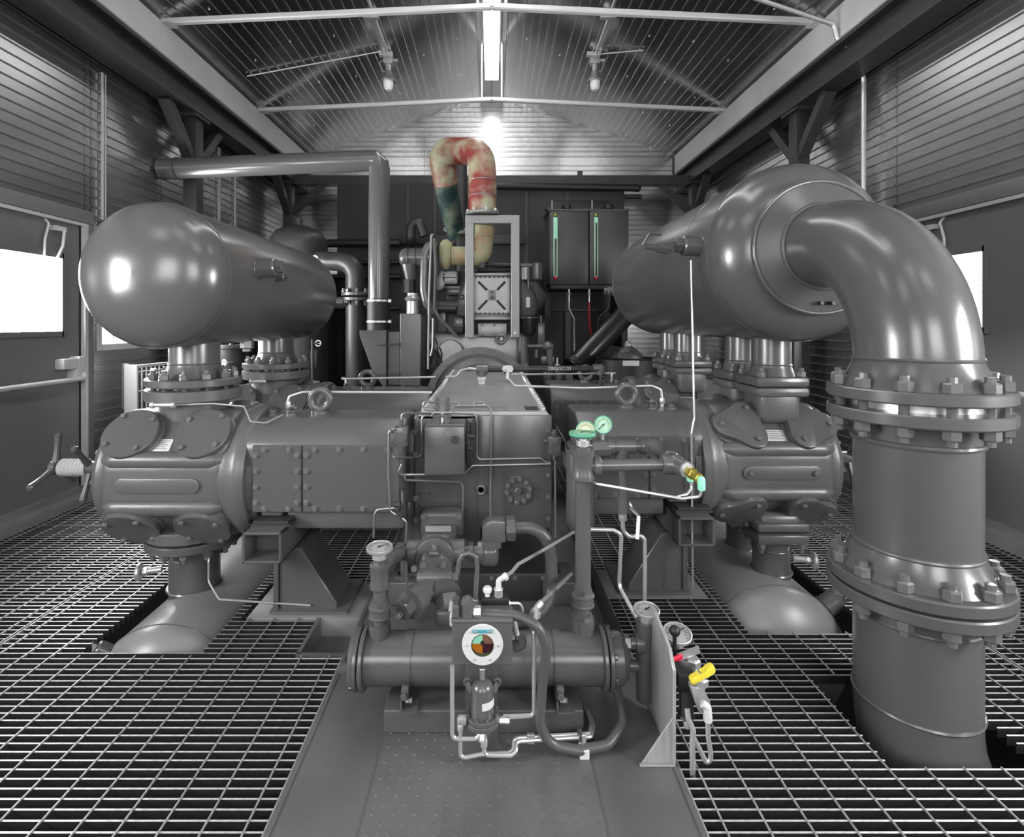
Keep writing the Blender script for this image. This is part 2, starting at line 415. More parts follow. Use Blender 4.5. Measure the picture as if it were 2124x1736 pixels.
# windows
def window(n, o, u, L, z0, z1, nrm, lab, mull=True):
    o, u, nrm = V(o), V(u), V(nrm)
    t = thing(f'window_{n}', lab, 'window', o+V((0, 0, z0)), kind='structure')
    M = lambda a, z, d: o+u*a+V((0, 0, z))+nrm*d
    def bx(mb, a0, a1, za, zb, d0, d1): return mb.box(M(a0, za, d0), M(a1, zb, d1), .004, 1)
    fr = MB()
    bx(fr, -.05, 0, z0-.05, z1+.05, -.02, .05); bx(fr, L, L+.05, z0-.05, z1+.05, -.02, .05); bx(fr, 0, L, z0-.05, z0, -.02, .05); bx(fr, 0, L, z1, z1+.05, -.02, .05)
    part(t, 'window_frame', fr, trim_m)
    if mull:
        part(t, 'mullion', bx(MB(), L*.22-.012, L*.22+.012, z0, z1, 0, .02), white_m)
        bits = [(0, L*.22-.012), (L*.22+.012, L)]
    else:
        part(t, 'mullion', bx(MB(), L*.5-.015, L*.5+.015, z0, z1, 0, .02), white_m); bits = [(0, L*.5-.015), (L*.5+.015, L)]
    for a, b in bits: part(t, 'pane', MB().box(M(a, z0, .0), M(b, z1, .005)), front_pane_m if nrm.y > .5 else pane_m, label='glowing white pane')
window(1, (-WX, 3.89, 0), (0, 1, 0), .72, 1.05, 1.82, (1, 0, 0), 'small glowing sliding window half hidden behind the left tank')
window(2, (-WX, 0, 0), (0, 1, 0), .9, 1.0, 1.9, (1, 0, 0), 'near window in the left wall beside the viewer', False)
window(3, (WX, 0, 0), (0, 1, 0), .9, 1.0, 1.9, (-1, 0, 0), 'near window in the right wall beside the viewer', False)
window(4, (-1.9, YF, 0), (1, 0, 0), 1.3, 1.3, 2.7, (0, 1, 0), 'added left fill-light window in the front wall behind the viewer', False)  # both front windows are added, unseen, to give frontal fill
window(5, (.6, YF, 0), (1, 0, 0), 1.3, 1.3, 2.7, (0, 1, 0), 'added right fill-light window in the front wall behind the viewer', False)
# light sheet-joint strips on the left wall
for (y, lab) in ((3.93, 'light joint strip on the left wall above the small window'), (5.6, 'light joint strip on the left wall behind the post'), (5.95, 'second light joint strip farther along the left wall')):
    mb = MB().box((-2.835, y-.008, 1.95), (-2.825, y+.008, 3.02)).box((-2.835, y+.03, 1.95), (-2.828, y+.036, 3.02))
    tag(single('trim_3', lab, 'trim', mb, trim_m), kind='structure')
# wall chain beside the left door
mb = MB()
for k in range(46): mb.torus((-2.78, 3.79, 1.9-k*.018), (1, 0, 0) if k % 2 else (0, 1, 0), .008, .0022, 8, 5)
single('door_chain', 'thin hanging chain beside the left door frame', 'chain', mb, zinc_m)
# conduits on the right wall and roof
mb = MB().tube([(1.5, 3.98, 3.74), (2.53, 4.0, 3.41), (2.56, 4.0, 3.29), (2.74, 4.02, 3.22), (2.78, 4.04, 3.0), (2.78, 4.05, .9)], .017, bend=.06)
c = single('conduit', 'silver electrical conduit bending from roof down the right wall', 'conduit', mb, zinc_m)
mb = MB().bar((2.815, 3.82, 1.98), (2.815, 4.45, 2.04), .02, .03)
single('conduit_rail', 'short dark support rail behind the right wall conduit', 'rail', mb, beam_m)
# caged lamps
for s, lab in ((-1, 'explosion-proof lamp with glass jar hanging from the left roof slope'), (1, 'explosion-proof lamp with glass jar hanging from the right roof slope')):
    x, y = s*1.09, 5.7; zr = ZR-abs(x)*SL
    t = thing('hanging_lamp', lab, 'lamp', (x, y, zr-.02), 'hanging roof lamps')
    part(t, 'conduit', MB().tube([(x-s*.02, 4.0, zr-.03), (x, y+.02, zr-.03)], .014).box((x-.09, 4.95, zr-.05), (x+.05, 5.0, zr-.008)).box((x-.09, 5.65, zr-.05), (x+.05, 5.7, zr-.008)), zinc_m)
    part(t, 'junction_box', MB().box((x-.05, y-.03, zr-.12), (x+.05, y+.06, zr-.02), .012).cyl((x+.05, y, zr-.08), (x+.1, y, zr-.08), .02), alu_m)
    part(t, 'stem', MB().cyl((x, y, zr-.12), (x, y, zr-.2), .028).tube([(x+s*.02, y, zr-.05), (x+s*.09, y, zr-.1), (x+s*.07, y, zr-.19), (x+s*.02, y, zr-.2)], .006), alu_m)
    part(t, 'housing', MB().lathe((x, y, zr-.3), (0, 0, 1), [(.06, 0), (.078, .012), (.07, .03), (.045, .06), (.038, .1), (.028, .11)], 20), alu_m)
    part(t, 'guard_ring', MB().torus((x, y, zr-.3), (0, 0, 1), .076, .008, 20, 6), alu_m)
    part(t, 'glass_jar', MB().lathe((x, y, zr-.4), (0, 0, 1), [(0, 0), (.03, .005), (.046, .025), (.052, .06), (.055, .1)], 20), glass_bulb_m)
# small wires on the roof
single('roof_cable', 'thin cable crossing the left roof slope towards the left lamp', 'cable', MB().tube([(-2.4, 5.3, ZR-2.4*SL-.02), (-1.14, 5.55, ZR-1.14*SL-.045)], .006), trim_m)
single('roof_cable', 'thin cable crossing the right roof slope towards the right lamp', 'cable', MB().tube([(1.5, 5.35, ZR-1.5*SL-.02), (1.14, 5.6, ZR-1.14*SL-.045)], .006), trim_m)

# ================================================================ gratings and skid
HOLES = [(-1.5, -1.06, 1.97, 4.0), (1.0, 1.50, 2.1, 4.4), (1.08, 1.5, 1.46, 1.84), (-1.02, -.5, 2.2, 2.5), (-.71, -.5, 1.955, 2.2), (.5, .95, 2.36, 2.64)]
def intervals(x0, x1, y):
    iv = [(x0, x1)]
    for (a, b, c, d) in HOLES:
        if c < y < d:
            nx = []
            for (p, q) in iv:
                if b <= p or a >= q: nx.append((p, q)); continue
                if a > p+.02: nx.append((p, a))
                if b < q-.02: nx.append((b, q))
            iv = nx
    return iv
def yintervals(y0, y1, x):
    iv = [(y0, y1)]
    for (a, b, c, d) in HOLES:
        if a < x < b:
            nx = []
            for (p, q) in iv:
                if d <= p or c >= q: nx.append((p, q)); continue
                if c > p+.02: nx.append((p, c))
                if d < q-.02: nx.append((d, q))
            iv = nx
    return iv
BARS = {}
def barmesh(L):
    k = round(L, 3)
    if k not in BARS:
        mb = MB(); hw = .0023; d = .03
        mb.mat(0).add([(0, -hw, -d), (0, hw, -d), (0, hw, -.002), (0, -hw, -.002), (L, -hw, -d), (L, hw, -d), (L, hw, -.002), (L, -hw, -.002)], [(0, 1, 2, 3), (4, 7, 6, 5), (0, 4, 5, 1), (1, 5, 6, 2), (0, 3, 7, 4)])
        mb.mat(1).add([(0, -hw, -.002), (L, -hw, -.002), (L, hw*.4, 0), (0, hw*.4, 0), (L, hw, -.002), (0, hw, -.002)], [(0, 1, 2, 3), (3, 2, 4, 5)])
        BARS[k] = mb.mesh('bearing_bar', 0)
    return BARS[k]
def grating(x0, x1, y0, y1, lab, near=False, frame_=True):
    t = thing('grating_panel', lab, 'floor grating', ((x0+x1)/2, (y0+y1)/2, -.03))
    P = .03; far = MB(); n = int(round((y1-y0)/P)); off = root_loc(t)
    for k in range(n):
        y = y0+.015+k*P
        for (a, b) in intervals(x0+.004, x1-.004, y):
            if near:
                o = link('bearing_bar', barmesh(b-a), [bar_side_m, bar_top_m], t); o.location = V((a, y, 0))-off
            else:
                hw = .0023
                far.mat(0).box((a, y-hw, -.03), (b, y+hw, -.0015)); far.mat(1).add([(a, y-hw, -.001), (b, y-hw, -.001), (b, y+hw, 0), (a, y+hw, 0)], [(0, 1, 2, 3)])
    if not near:
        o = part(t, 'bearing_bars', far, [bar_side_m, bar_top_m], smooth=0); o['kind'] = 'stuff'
    nx = int(round((x1-x0)/.1)); cr = MB()
    for k in range(nx):
        x = x0+.05+k*(x1-x0-.1)/max(1, nx-1)
        for (a, b) in yintervals(y0, y1, x):
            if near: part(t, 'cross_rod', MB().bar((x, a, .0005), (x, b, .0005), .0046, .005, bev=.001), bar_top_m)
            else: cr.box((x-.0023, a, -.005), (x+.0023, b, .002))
    if not near and cr.v:
        o = part(t, 'cross_rods', cr, bar_top_m, smooth=0); o['kind'] = 'stuff'
    if frame_:
        for x in (x0+.002, x1-.002):
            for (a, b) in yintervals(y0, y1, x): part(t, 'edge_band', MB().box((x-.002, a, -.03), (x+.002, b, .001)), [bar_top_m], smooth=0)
grating(-2.72, -1.845, .75, 1.95, 'near steel grating panel along the left wall in the bottom left corner', True)
grating(-1.835, -.535, .75, 1.95, 'near steel grating panel left of the deck plate, in front of the left buried bottle', True)
grating(.505, 1.835, .75, 2.07, 'near steel grating panel right of the deck plate around the big vertical pipe', True)
grating(1.845, 2.72, .75, 2.07, 'near steel grating panel along the right wall in the bottom right corner', True)
grating(-2.72, -1.845, 1.95, 3.2, 'grating panel by the left wall beside the valve handwheels')
grating(-2.72, -1.845, 3.2, 4.6, 'grating panel by the left wall at the foot of the door')
grating(-2.72, -1.845, 4.6, 7.0, 'far grating panel along the left wall behind the cylinders')
grating(-1.835, -.535, 1.95, 3.2, 'grating panel with cut-out around the left buried bottle and front pedestal')
grating(-1.835, -.535, 3.2, 7.0, 'far grating panel under the rear left cylinder')
grating(.505, 1.835, 2.07, 3.2, 'grating panel with cut-out around the right buried bottle and front pedestal')
grating(.505, 1.835, 3.2, 7.0, 'far grating panel under the rear right cylinder')
grating(1.845, 2.72, 2.07, 3.2, 'grating panel by the right wall behind the big vertical pipe')
grating(1.845, 2.72, 3.2, 4.6, 'grating panel by the right wall at the foot of the right door')
grating(1.845, 2.72, 4.6, 7.0, 'far grating panel along the right wall behind the right tank')
# skid deck
sk = thing('steel_skid', 'grey painted steel skid deck carrying the whole compressor', 'skid', (0, 1.0, -.3))
part(sk, 'deck_plate', MB().box((-.53, .7, -.016), (.5, 4.6, 0), .002, 1), deck_m)
for s, x in ((-1, -.53), (1, .5)):
    part(sk, 'side_beam', MB().box((x, .7, -.3), (x-s*.02, 4.6, -.016)).box((x+s*.004, .7, -.02), (x-s*.01, 4.6, .003)), deck_m)
part(sk, 'cross_member', MB().box((-1.0, 2.2, -.2), (-.53, 2.5, -.002), .004), bottle_m)
part(sk, 'cross_member', MB().box((.5, 2.36, -.2), (.95, 2.64, -.002), .004), bottle_m)
part(sk, 'cross_member', MB().box((-1.0, 3.15, -.2), (-.53, 3.45, -.002), .004), bottle_m)
part(sk, 'cross_member', MB().box((.5, 3.55, -.2), (.95, 3.85, -.002), .004), bottle_m)
part(sk, 'drip_channel', MB().box((-.71, 1.96, -.09), (-.535, 2.2, -.075)).box((-.71, 1.96, -.09), (-.695, 2.2, .002)).box((-.71, 1.955, -.09), (-.535, 1.965, .002)), deck_m)
tp = MB().box((-.31, .7, 0), (.27, 1.6, .004))
part(sk, 'tread_plate', tp, deck_m)
mb = MB()
for i in range(22):
    for j in range(33):
        x = -.295+i*.0262; y = .74+j*.0262
        if y > 1.58: continue
        a = PI/4 if (i+j) % 2 else -PI/4
        M = Matrix.Translation((x, y, .004)) @ Matrix.Rotation(a, 4, 'Z')
        mb.solid([M @ V(p) for p in [(-.0085, 0, 0), (0, -.0026, 0), (.0085, 0, 0), (0, .0026, 0), (-.004, 0, .0016), (.004, 0, .0016)]], [(0, 1, 5, 4), (1, 2, 5), (2, 3, 4, 5), (3, 0, 4)])
o = part(sk, 'tread_pattern', mb, deck_m, smooth=0); o['kind'] = 'stuff'
# ================================================================ compressor
ZA = .55
def bolt_small(mb): mb.lathe((0, 0, 0), (0, 0, 1), [(.0145, 0), (.0145, .002)], 12); mb.hexa((0, 0, .002), (0, 0, 1), .0105, .009)
def bolt_cover(mb): mb.hexa((0, 0, 0), (0, 0, 1), .0115, .012)
def stud(mb):                                          # stud with nut, sits on a flange
    mb.hexa((0, 0, 0), (0, 0, 1), .019, .024); mb.cyl((0, 0, .024), (0, 0, .04), .0105, n=8)
def stud_big(mb):
    mb.hexa((0, 0, 0), (0, 0, 1), .0235, .03); mb.cyl((0, 0, .03), (0, 0, .045), .013, n=8)
def bolts(parent, name, key, make, m, c, axis, R, n, ph=0):
    a, u, v = frame(axis)
    for k in range(n):
        t = 2*PI*(k+ph)/n
        place(parent, name, key, make, m, V(c)+(u*math.cos(t)+v*math.sin(t))*R, axis, t)

def guide(s, xi, xo, yc, lab, panels, front=True):
    t = thing('crosshead_guide', lab, 'crosshead guide', (s*(xi+xo)/2, yc, ZA-.2))
    xa, xb = s*xi, s*(xo-.03)
    prof = [(-.235, -.115), (-.235, .15), (-.2, .2), (-.12, .245), (.12, .245), (.2, .2), (.235, .15), (.235, -.115)]
    part(t, 'body', MB().prism(prof, (xa, yc, ZA), (0, 1, 0), (0, 0, 1), (xb-xa, 0, 0), .018, 2), paint_cast)
    part(t, 'lower_rail', MB().box((xa, yc-.2, ZA-.2), (xb-s*.17, yc+.2, ZA-.115), .01), paint_cast)
    part(t, 'end_flange', MB().disc((s*(xo-.045), yc, ZA), (s, 0, 0), .275, .03, 56), paint_cast)
    part(t, 'end_flange', MB().disc((s*(xo-.075), yc, ZA), (s, 0, 0), .245, .03, 56), paint_cast)
    part(t, 'foot', MB().box((s*(xo-.19), yc-.225, ZA-.14), (s*(xo-.1), yc+.225, ZA-.05), .012), paint_cast)
    for (a, b, z0, z1) in panels:
        pn = part(t, 'cover_panel', MB().box((s*a, yc-.247, z0), (s*b, yc-.234, z1), .003, 1), paint)
        L = b-a; nx = max(2, round(L/.09)); nz = 4
        for i in range(nx):
            x = s*(a+.05+(L-.1)*i/(nx-1)) if nx > 1 else s*(a+b)/2
            for z in (z0+.016, z1-.016): place(pn, 'bolt', 'bs', bolt_small, bolt_m, (x, yc-.247, z), (0, -1, 0), i)
        for i in range(nz):
            z = z0+.04+(z1-z0-.08)*i/(nz-1)
            for x in (a+.016, b-.016):
                if abs(x-xi) < .03: continue
                place(pn, 'bolt', 'bs', bolt_small, bolt_m, (s*x, yc-.247, z), (0, -1, 0), i)
    # top fittings
    xe = s*(xi+.41 if s < 0 else xi+.27)
    ey = part(t, 'lifting_eye', MB().torus((xe, yc, .857), (0, 1, 0), .042, .0165, 32, 14), paint)
    part(ey, 'eye_boss', MB().cyl((xe, yc, .79), (xe, yc, .808), .04).cyl((xe, yc, .8), (xe, yc, .822), .018).torus((xe, yc, .81), (0, 0, 1), .02, .006, 14, 6), paint)
    for dx, r in ((.11, .014), (.2, .016)):
        part(t, 'plug', MB().cyl((xe+s*dx, yc-.04, .79), (xe+s*dx, yc-.04, .802), r*1.5).hexa((xe+s*dx, yc-.04, .802), (0, 0, 1), r, .014), paint)
    part(t, 'relief_valve', MB().cyl((xe+s*.13, yc-.02, .79), (xe+s*.13, yc-.02, .815), .01).hexa((xe+s*.13, yc-.02, .81), (0, 0, 1), .014, .012).tube([(xe+s*.13, yc-.02, .82), (xe+s*.1, yc-.06, .835)], .008), paint)
    return t
guide(-1, .36, 1.045, 2.43, 'front left crosshead guide with two bolted cover panels and lifting eye', [(.372, .764, .435, .705), (.77, .968, .435, .705)])
guide(1, .38, .965, 2.6, 'front right crosshead guide behind the gauge piping, with lifting eye', [(.4, .684, .435, .705), (.69, .885, .435, .705)])
guide(-1, .36, 1.045, 3.35, 'rear left crosshead guide, mostly hidden behind the front one', [(.372, .764, .435, .705), (.77, .968, .435, .705)])
guide(1, .38, .965, 3.72, 'rear right crosshead guide, mostly hidden behind the front one', [(.4, .684, .435, .705), (.69, .885, .435, .705)])

def cylinder(s, xc, yc, round_, lab, wheel=False, tagx=0, noz=()):
    t = thing('compressor_cylinder', lab, 'cylinder', (xc, yc, ZA-.32))
    h = .3
    prof = [(-.27, -.085), (-.27, .085), (-.105, .27), (.105, .27), (.27, .085), (.27, -.085), (.105, -.27), (-.105, -.27)]
    x0, x1 = xc-s*.25, xc+s*.24
    part(t, 'body', MB().prism(prof, (x0, yc, ZA), (0, 1, 0), (0, 0, 1), (x1-x0, 0, 0), .035, 4), paint_cast, smooth=40)
    # rounded inboard shoulder and flange, outboard head
    part(t, 'shoulder', MB().lathe((xc-s*.34, yc, ZA), (s, 0, 0), [(.24, 0), (.275, .0), (.285, .02), (.285, .05), (.27, .075), (.262, .13), (.2, .16)], 56), paint_cast, smooth=50)
    part(t, 'outer_head', MB().lathe((xc+s*.2, yc, ZA), (s, 0, 0), [(.25, 0), (.262, .02), (.262, .06), (.245, .085), (.1, .1), (.06, .115), (0, .115)], 48), paint_cast)
    bolts(t, 'head_bolt', 'bc', bolt_cover, bolt_m, (xc+s*.288, yc, ZA), (s, 0, 0), .225, 12)
    # rib steps around the valve decks
    for sz in (1, -1):
        part(t, 'deck_rib', MB().tube([(xc-s*.235, yc-.215, ZA+sz*.09), (xc-s*.2, yc-.243, ZA+sz*.095), (xc+s*.19, yc-.243, ZA+sz*.095), (xc+s*.225, yc-.215, ZA+sz*.09)], .036, 16, .03), paint_cast)
    part(t, 'name_pad', MB().prism([(math.cos(a)*.03+(.14 if math.cos(a) > 0 else -.14), math.sin(a)*.03) for a in [2*PI*(k+.5)/24 for k in range(24)]], (xc, yc-.268, ZA-.0), (1, 0, 0), (0, 0, 1), (0, -.012, 0), .003), paint_cast)
    if not round_:
        for q in (-1, 1): place(t, 'pad_bolt', 'bc', bolt_cover, bolt_m, (xc+q*.14, yc-.28, ZA), (0, -1, 0))
    # valve covers on the four slanted decks
    for (sy, sz) in ((-1, 1), (-1, -1), (1, 1), (1, -1)):
        nrm = V((0, sy*.746, sz*.666)).normalized(); c0 = V((xc, yc+sy*.1875, ZA+sz*.1775))
        upv = V((0, -sy*.666, sz*.746)).normalized()
        for q in (-1, 1):
            c = c0+V((q*.148, 0, 0))
            if round_:
                part(t, 'valve_seat', MB().disc(c-nrm*.03, nrm, .122, .042, 40, .2), paint_cast)
                cv = part(t, 'valve_cover', MB().disc(c+nrm*.008, nrm, .112, .03, 44, .12), paint)
                for k in range(4):
                    a = PI/4+k*PI/2+q*.12
                    place(cv, 'bolt', 'bc', bolt_cover, bolt_m, c+nrm*.038+V((math.cos(a)*.093, 0, 0))+upv*math.sin(a)*.093, nrm, a)
            else:
                a0 = PI/2+q*.5 if True else 0
                def poly(R, amp): return [((R+amp*math.cos(3*(th-a0)))*math.cos(th), (R+amp*math.cos(3*(th-a0)))*math.sin(th)) for th in [2*PI*k/48 for k in range(48)]]
                part(t, 'valve_seat', MB().prism(poly(.12, .014), c-nrm*.03, (1, 0, 0), upv, nrm*.042, .006), paint_cast)
                cv = part(t, 'valve_cover', MB().prism(poly(.108, .02), c+nrm*.008, (1, 0, 0), upv, nrm*.03, .004), paint)
                for k in range(3):
                    a = a0+k*2*PI/3
                    place(cv, 'bolt', 'bc', bolt_cover, bolt_m, c+nrm*.038+V((math.cos(a)*.092, 0, 0))+upv*math.sin(a)*.092, nrm, a)
        if sy < 0 and sz > 0:
            lb = MB(); c = c0+V((tagx, 0, 0))+nrm*.001-upv*.04
            lb.prism([(-.042, -.028), (.042, -.028), (.042, .028), (-.042, .028)], c, (1, 0, 0), upv, nrm*.002)
            lp = part(t, 'paper_tag', lb, paper_m, label='small white paper tag')
            ln = MB()
            for r in range(5): ln.prism([(-.034, .018-r*.009), (.03-.01*(r % 2), .018-r*.009), (.03-.01*(r % 2), .0205-r*.009), (-.034, .0205-r*.009)], c+nrm*.0022, (1, 0, 0), upv, nrm*.0004)
            part(lp, 'print_lines', ln, paint_dk, smooth=0)
    # top and bottom nozzle bosses
    for (nx, ny, r, rf, sq) in noz:
        for sz in (1, -1):
            zt = .913 if sz > 0 else .272
            z0 = ZA+sz*.2
            if not sq:
                b = MB().lathe((nx, ny, z0), (0, 0, sz), [(rf*.72, 0), (rf*.72, abs(zt-z0)-.06), (rf*.98, abs(zt-z0)-.05), (rf, abs(zt-z0)-.045), (rf, abs(zt-z0)-.003), (rf-.005, abs(zt-z0)), (r, abs(zt-z0))], 44)
            else:
                zz = min(z0, zt), max(z0, zt)
                b = MB().box((nx-rf*.8, ny-rf*.8, zz[0]), (nx+rf*.8, ny+rf*.8, zz[1]), .03, 3).box((nx-rf, ny-rf, zt-.04 if sz > 0 else zt), (nx+rf, ny+rf, zt if sz > 0 else zt+.04), .012)
            part(t, 'nozzle_boss', b, paint_cast)
    if wheel:
        X = lambda d: xc+s*d
        part(t, 'unloader_bracket', MB().lathe((X(.3), yc, ZA), (s, 0, 0), [(.06, 0), (.045, .06), (.035, .12), (.03, .16)], 20).bar((X(.29), yc-.12, ZA+.0), (X(.44), yc-.02, ZA), .02, .02).bar((X(.29), yc+.12, ZA+.05), (X(.44), yc+.02, ZA), .02, .02).bar((X(.29), yc, ZA+.13), (X(.44), yc, ZA+.02), .02, .02), paint)
        part(t, 'bellows', MB().lathe((X(.475), yc, ZA), (s, 0, 0), [(.036+.0035*(k % 2), k*.008) for k in range(16)], 24), mat('cream_bellows', .42, .6))
        for d, ph in ((.46, .2), (.62, PI/2-.15)):
            wh = MB().lathe((X(d-.01), yc, ZA), (s, 0, 0), [(.02, 0), (.03, .005), (.03, .03), (.02, .035)], 18)
            for k in range(3):
                a = ph+k*2*PI/3; e = V((X(d+.01), yc+math.cos(a)*.15, ZA+math.sin(a)*.15)); b0 = V((X(d+.005), yc, ZA))
                pts = [b0+(e-b0)*f for f in (0, .25, .5, .75, .93, 1)]
                wh.tube(pts, .013, 10, 0, radii=[.018, .016, .012, .013, .016, .01])
            part(t, 'unloader_handwheel', wh, paint, label='three-armed handwheel')
    return t
XL, XR = -1.335, 1.262
cylinder(-1, XL, 2.43, True, 'front left compressor cylinder with round valve covers and two handwheels', True, -.02, [(XL, 2.43, .1, .195, False)])
cylinder(-1, XL, 3.35, True, 'rear left compressor cylinder behind the front left one', False, 0, [(XL, 3.35, .1, .195, False)])
cylinder(1, XR, 2.62, False, 'front right compressor cylinder with three-bolt valve covers', True, .0, [(XR+.03, 2.5, .085, .115, True), (XR+.03, 2.78, .085, .115, True)])
cylinder(1, XR, 3.7, False, 'rear right compressor cylinder behind the front right one', False, 0, [(XR+.03, 3.56, .085, .115, True), (XR+.03, 3.86, .085, .115, True)])
# fine tubing on the left cylinders
single('cylinder_tube', 'thin tube draped over the front left cylinder top', 'tube', MB().tube([(XL+.0, 2.24, .86), (XL+.16, 2.28, .86), (XL+.28, 2.3, .845), (XL+.33, 2.25, .79), (XL+.4, 2.24, .785), (-.9, 2.33, .805)], .0035, 6, .015), steel_m)
single('grease_line', 'short coupling and thin line in front of the front left flange', 'tube', MB().cyl((XL-.07, 2.235, .86), (XL+.02, 2.235, .86), .009, n=8).cyl((XL-.075, 2.235, .86), (XL-.06, 2.235, .86), .014, n=8).cyl((XL+.01, 2.235, .86), (XL+.025, 2.235, .86), .012, n=8), steel_m)
single('grease_line', 'short coupling in front of the rear left flange', 'tube', MB().cyl((XL-.07, 3.15, .86), (XL+.02, 3.15, .86), .009, n=8).cyl((XL-.075, 3.15, .86), (XL-.06, 3.15, .86), .014, n=8), steel_m)

# ---- suction bottles
def vessel(t, c, R, y0, y1, n=72, vm=None):                     # shell along Y with 2:1 heads
    x, z = c; d = R*.55
    hd = [(R*math.sin(a), -d*math.cos(a)) for a in [PI/2*k/12 for k in range(13)]]
    prof = [(r, y0+h) for r, h in hd]+[(R, y1)]+[(r, y1-h) for r, h in hd[::-1][1:]]
    part(t, 'shell', MB().lathe((x, 0, z), (0, 1, 0), prof, n, closed=False), vm or paint_tank, smooth=60)
    for y in (y0, y1): part(t, 'weld_seam', MB().torus((x, y, z), (0, 1, 0), R-.001, .0035, 72, 6), paint_tank)
def nozzle_pipe(t, x, y, z0, z1, r, rf, sq, zf, down=False, nb=12, key='st'):
    s = -1 if down else 1
    b = MB().lathe((x, y, zf+s*.034), (0, 0, s), [(r*1.22, 0), (r*1.05, .045), (r, .06), (r, abs(z1-zf)-.034)], 36, closed=False)
    nz = part(t, 'nozzle', b, paint)
    part(nz, 'weld_bead', MB().torus((x, y, zf+s*.095), (0, 0, 1), r, .004, 36, 6), paint)
    if not sq:
        fl = part(t, 'flange', MB().disc((x, y, zf), (0, 0, s), rf, .034, 48, .12).cyl((x, y, zf), (x, y, zf-s*.012), rf*.72), paint)
        bolts(fl, 'stud_nut', key, stud, bolt_m, (x, y, zf+s*.034), (0, 0, s), rf*.84, nb, .5)
        for k in range(nb):
            a = 2*PI*(k+.5)/nb; aa, u, v = frame((0, 0, s)); p = V((x, y, zf))+(u*math.cos(a)+v*math.sin(a))*rf*.84
            place(fl, 'stud', 'sd', lambda m: m.cyl((0, 0, 0), (0, 0, .02), .01, n=8), paint, p-V((0, 0, s*.012)), (0, 0, s))
    else:
        fl = part(t, 'flange', MB().box((x-rf, y-rf, zf), (x+rf, y+rf, zf+s*.045), .012), paint)
        for q in (-1, 1):
            for p in (-1, 1): place(fl, 'stud_nut', key, stud, bolt_m, (x+q*rf*.78, y+p*rf*.78, zf+s*.045), (0, 0, s))
def port(t, p, axis, r, L, name='port'):               # welded coupling with hex plug
    p = V(p); a = V(axis).normalized()
    pr = part(t, name, MB().disc(p-a*.04, a, r, L+.04, 24, .05).torus(p+a*.002, a, r, .005, 24, 6), paint)
    part(pr, 'plug', MB().hexa(p+a*L, a, r*.72, L*.35), paint)
    return pr
ZL = 1.39; RL = .292
lt = thing('suction_bottle', 'left grey suction tank with smooth domed end and two flanged nozzles', 'tank', (XL, 3.0, ZL-RL))
vessel(lt, (XL, ZL), RL, 2.16, 3.62)
for y in (2.43, 3.35): nozzle_pipe(lt, XL, y, .93, ZL-RL+.06, .104, .195, False, .925)
d = V((.95, -.1, .12)).normalized()
port(lt, V((XL, 2.42, ZL))+V((.29, 0, .05)), (1, -.05, .12), .042, .085)
port(lt, V((XL, 2.62, ZL))+V((.29, 0, .03)), (1, -.05, .1), .02, .045)
port(lt, V((XL, 3.72, ZL))+V((.22, 0, -.05)), (.9, .3, 0), .04, .09)
part(lt, 'drain_nut', MB().hexa((XL+.04, 2.86, ZL-RL+.01), (0, 0, -1), .034, .045).hexa((XL+.04, 2.86, ZL-RL-.035), (0, 0, -1), .022, .014), alu_m)
ZT = 1.5; RT = .38; XT = 1.3
rt = thing('suction_bottle', 'large right grey suction tank whose domed end carries the big elbow', 'tank', (XT, 3.2, ZT-RT))
vessel(rt, (XT, ZT), RT, 2.32, 4.12)
part(rt, 'weld_seam', MB().torus((XT, 2.62, ZT), (0, 1, 0), RT-.0015, .003, 72, 6), paint_tank)
for y in (2.5, 2.78, 3.56, 3.86): nozzle_pipe(rt, XR+.03, y, .96, ZT-RT+.05, .084, .115, True, .915)
port(rt, V((XT, 2.4, ZT))+V((-.375, 0, .04)), (-1, -.1, .02), .043, .085)
lo = MB().tube([(XT-.56, 2.36, ZT+.085), (XT-.62, 2.33, ZT+.085), (XT-.66, 2.3, ZT+.03)], .005, 8, .01).cyl((XT-.55, 2.34, ZT+.02), (XT-.64, 2.32, ZT+.03), .012, n=10).cyl((XT-.53, 2.345, ZT+.018), (XT-.585, 2.335, ZT+.024), .02, n=6)
part(rt, 'sample_fitting', lo, paint)
port(rt, V((XT, 4.22, ZT))+V((-.3, 0, -.05)), (-1, .2, 0), .04, .09)
part(rt, 'reinforcing_pad', MB().lathe((XT, 2.13, ZT), (0, 1, 0), [(.17, -.02), (.255, .01), (.262, .03), (.262, .08)], 56, closed=False).torus((XT, 2.14, ZT), (0, 1, 0), .262, .008, 56, 8), paint_tank, smooth=50)
for q in (0, 1): part(rt, 'weep_hole', MB().cyl((XT-.012+q*.045, 2.105, ZT-.222), (XT-.012+q*.045, 2.2, ZT-.222), .0075, n=12), black_m)
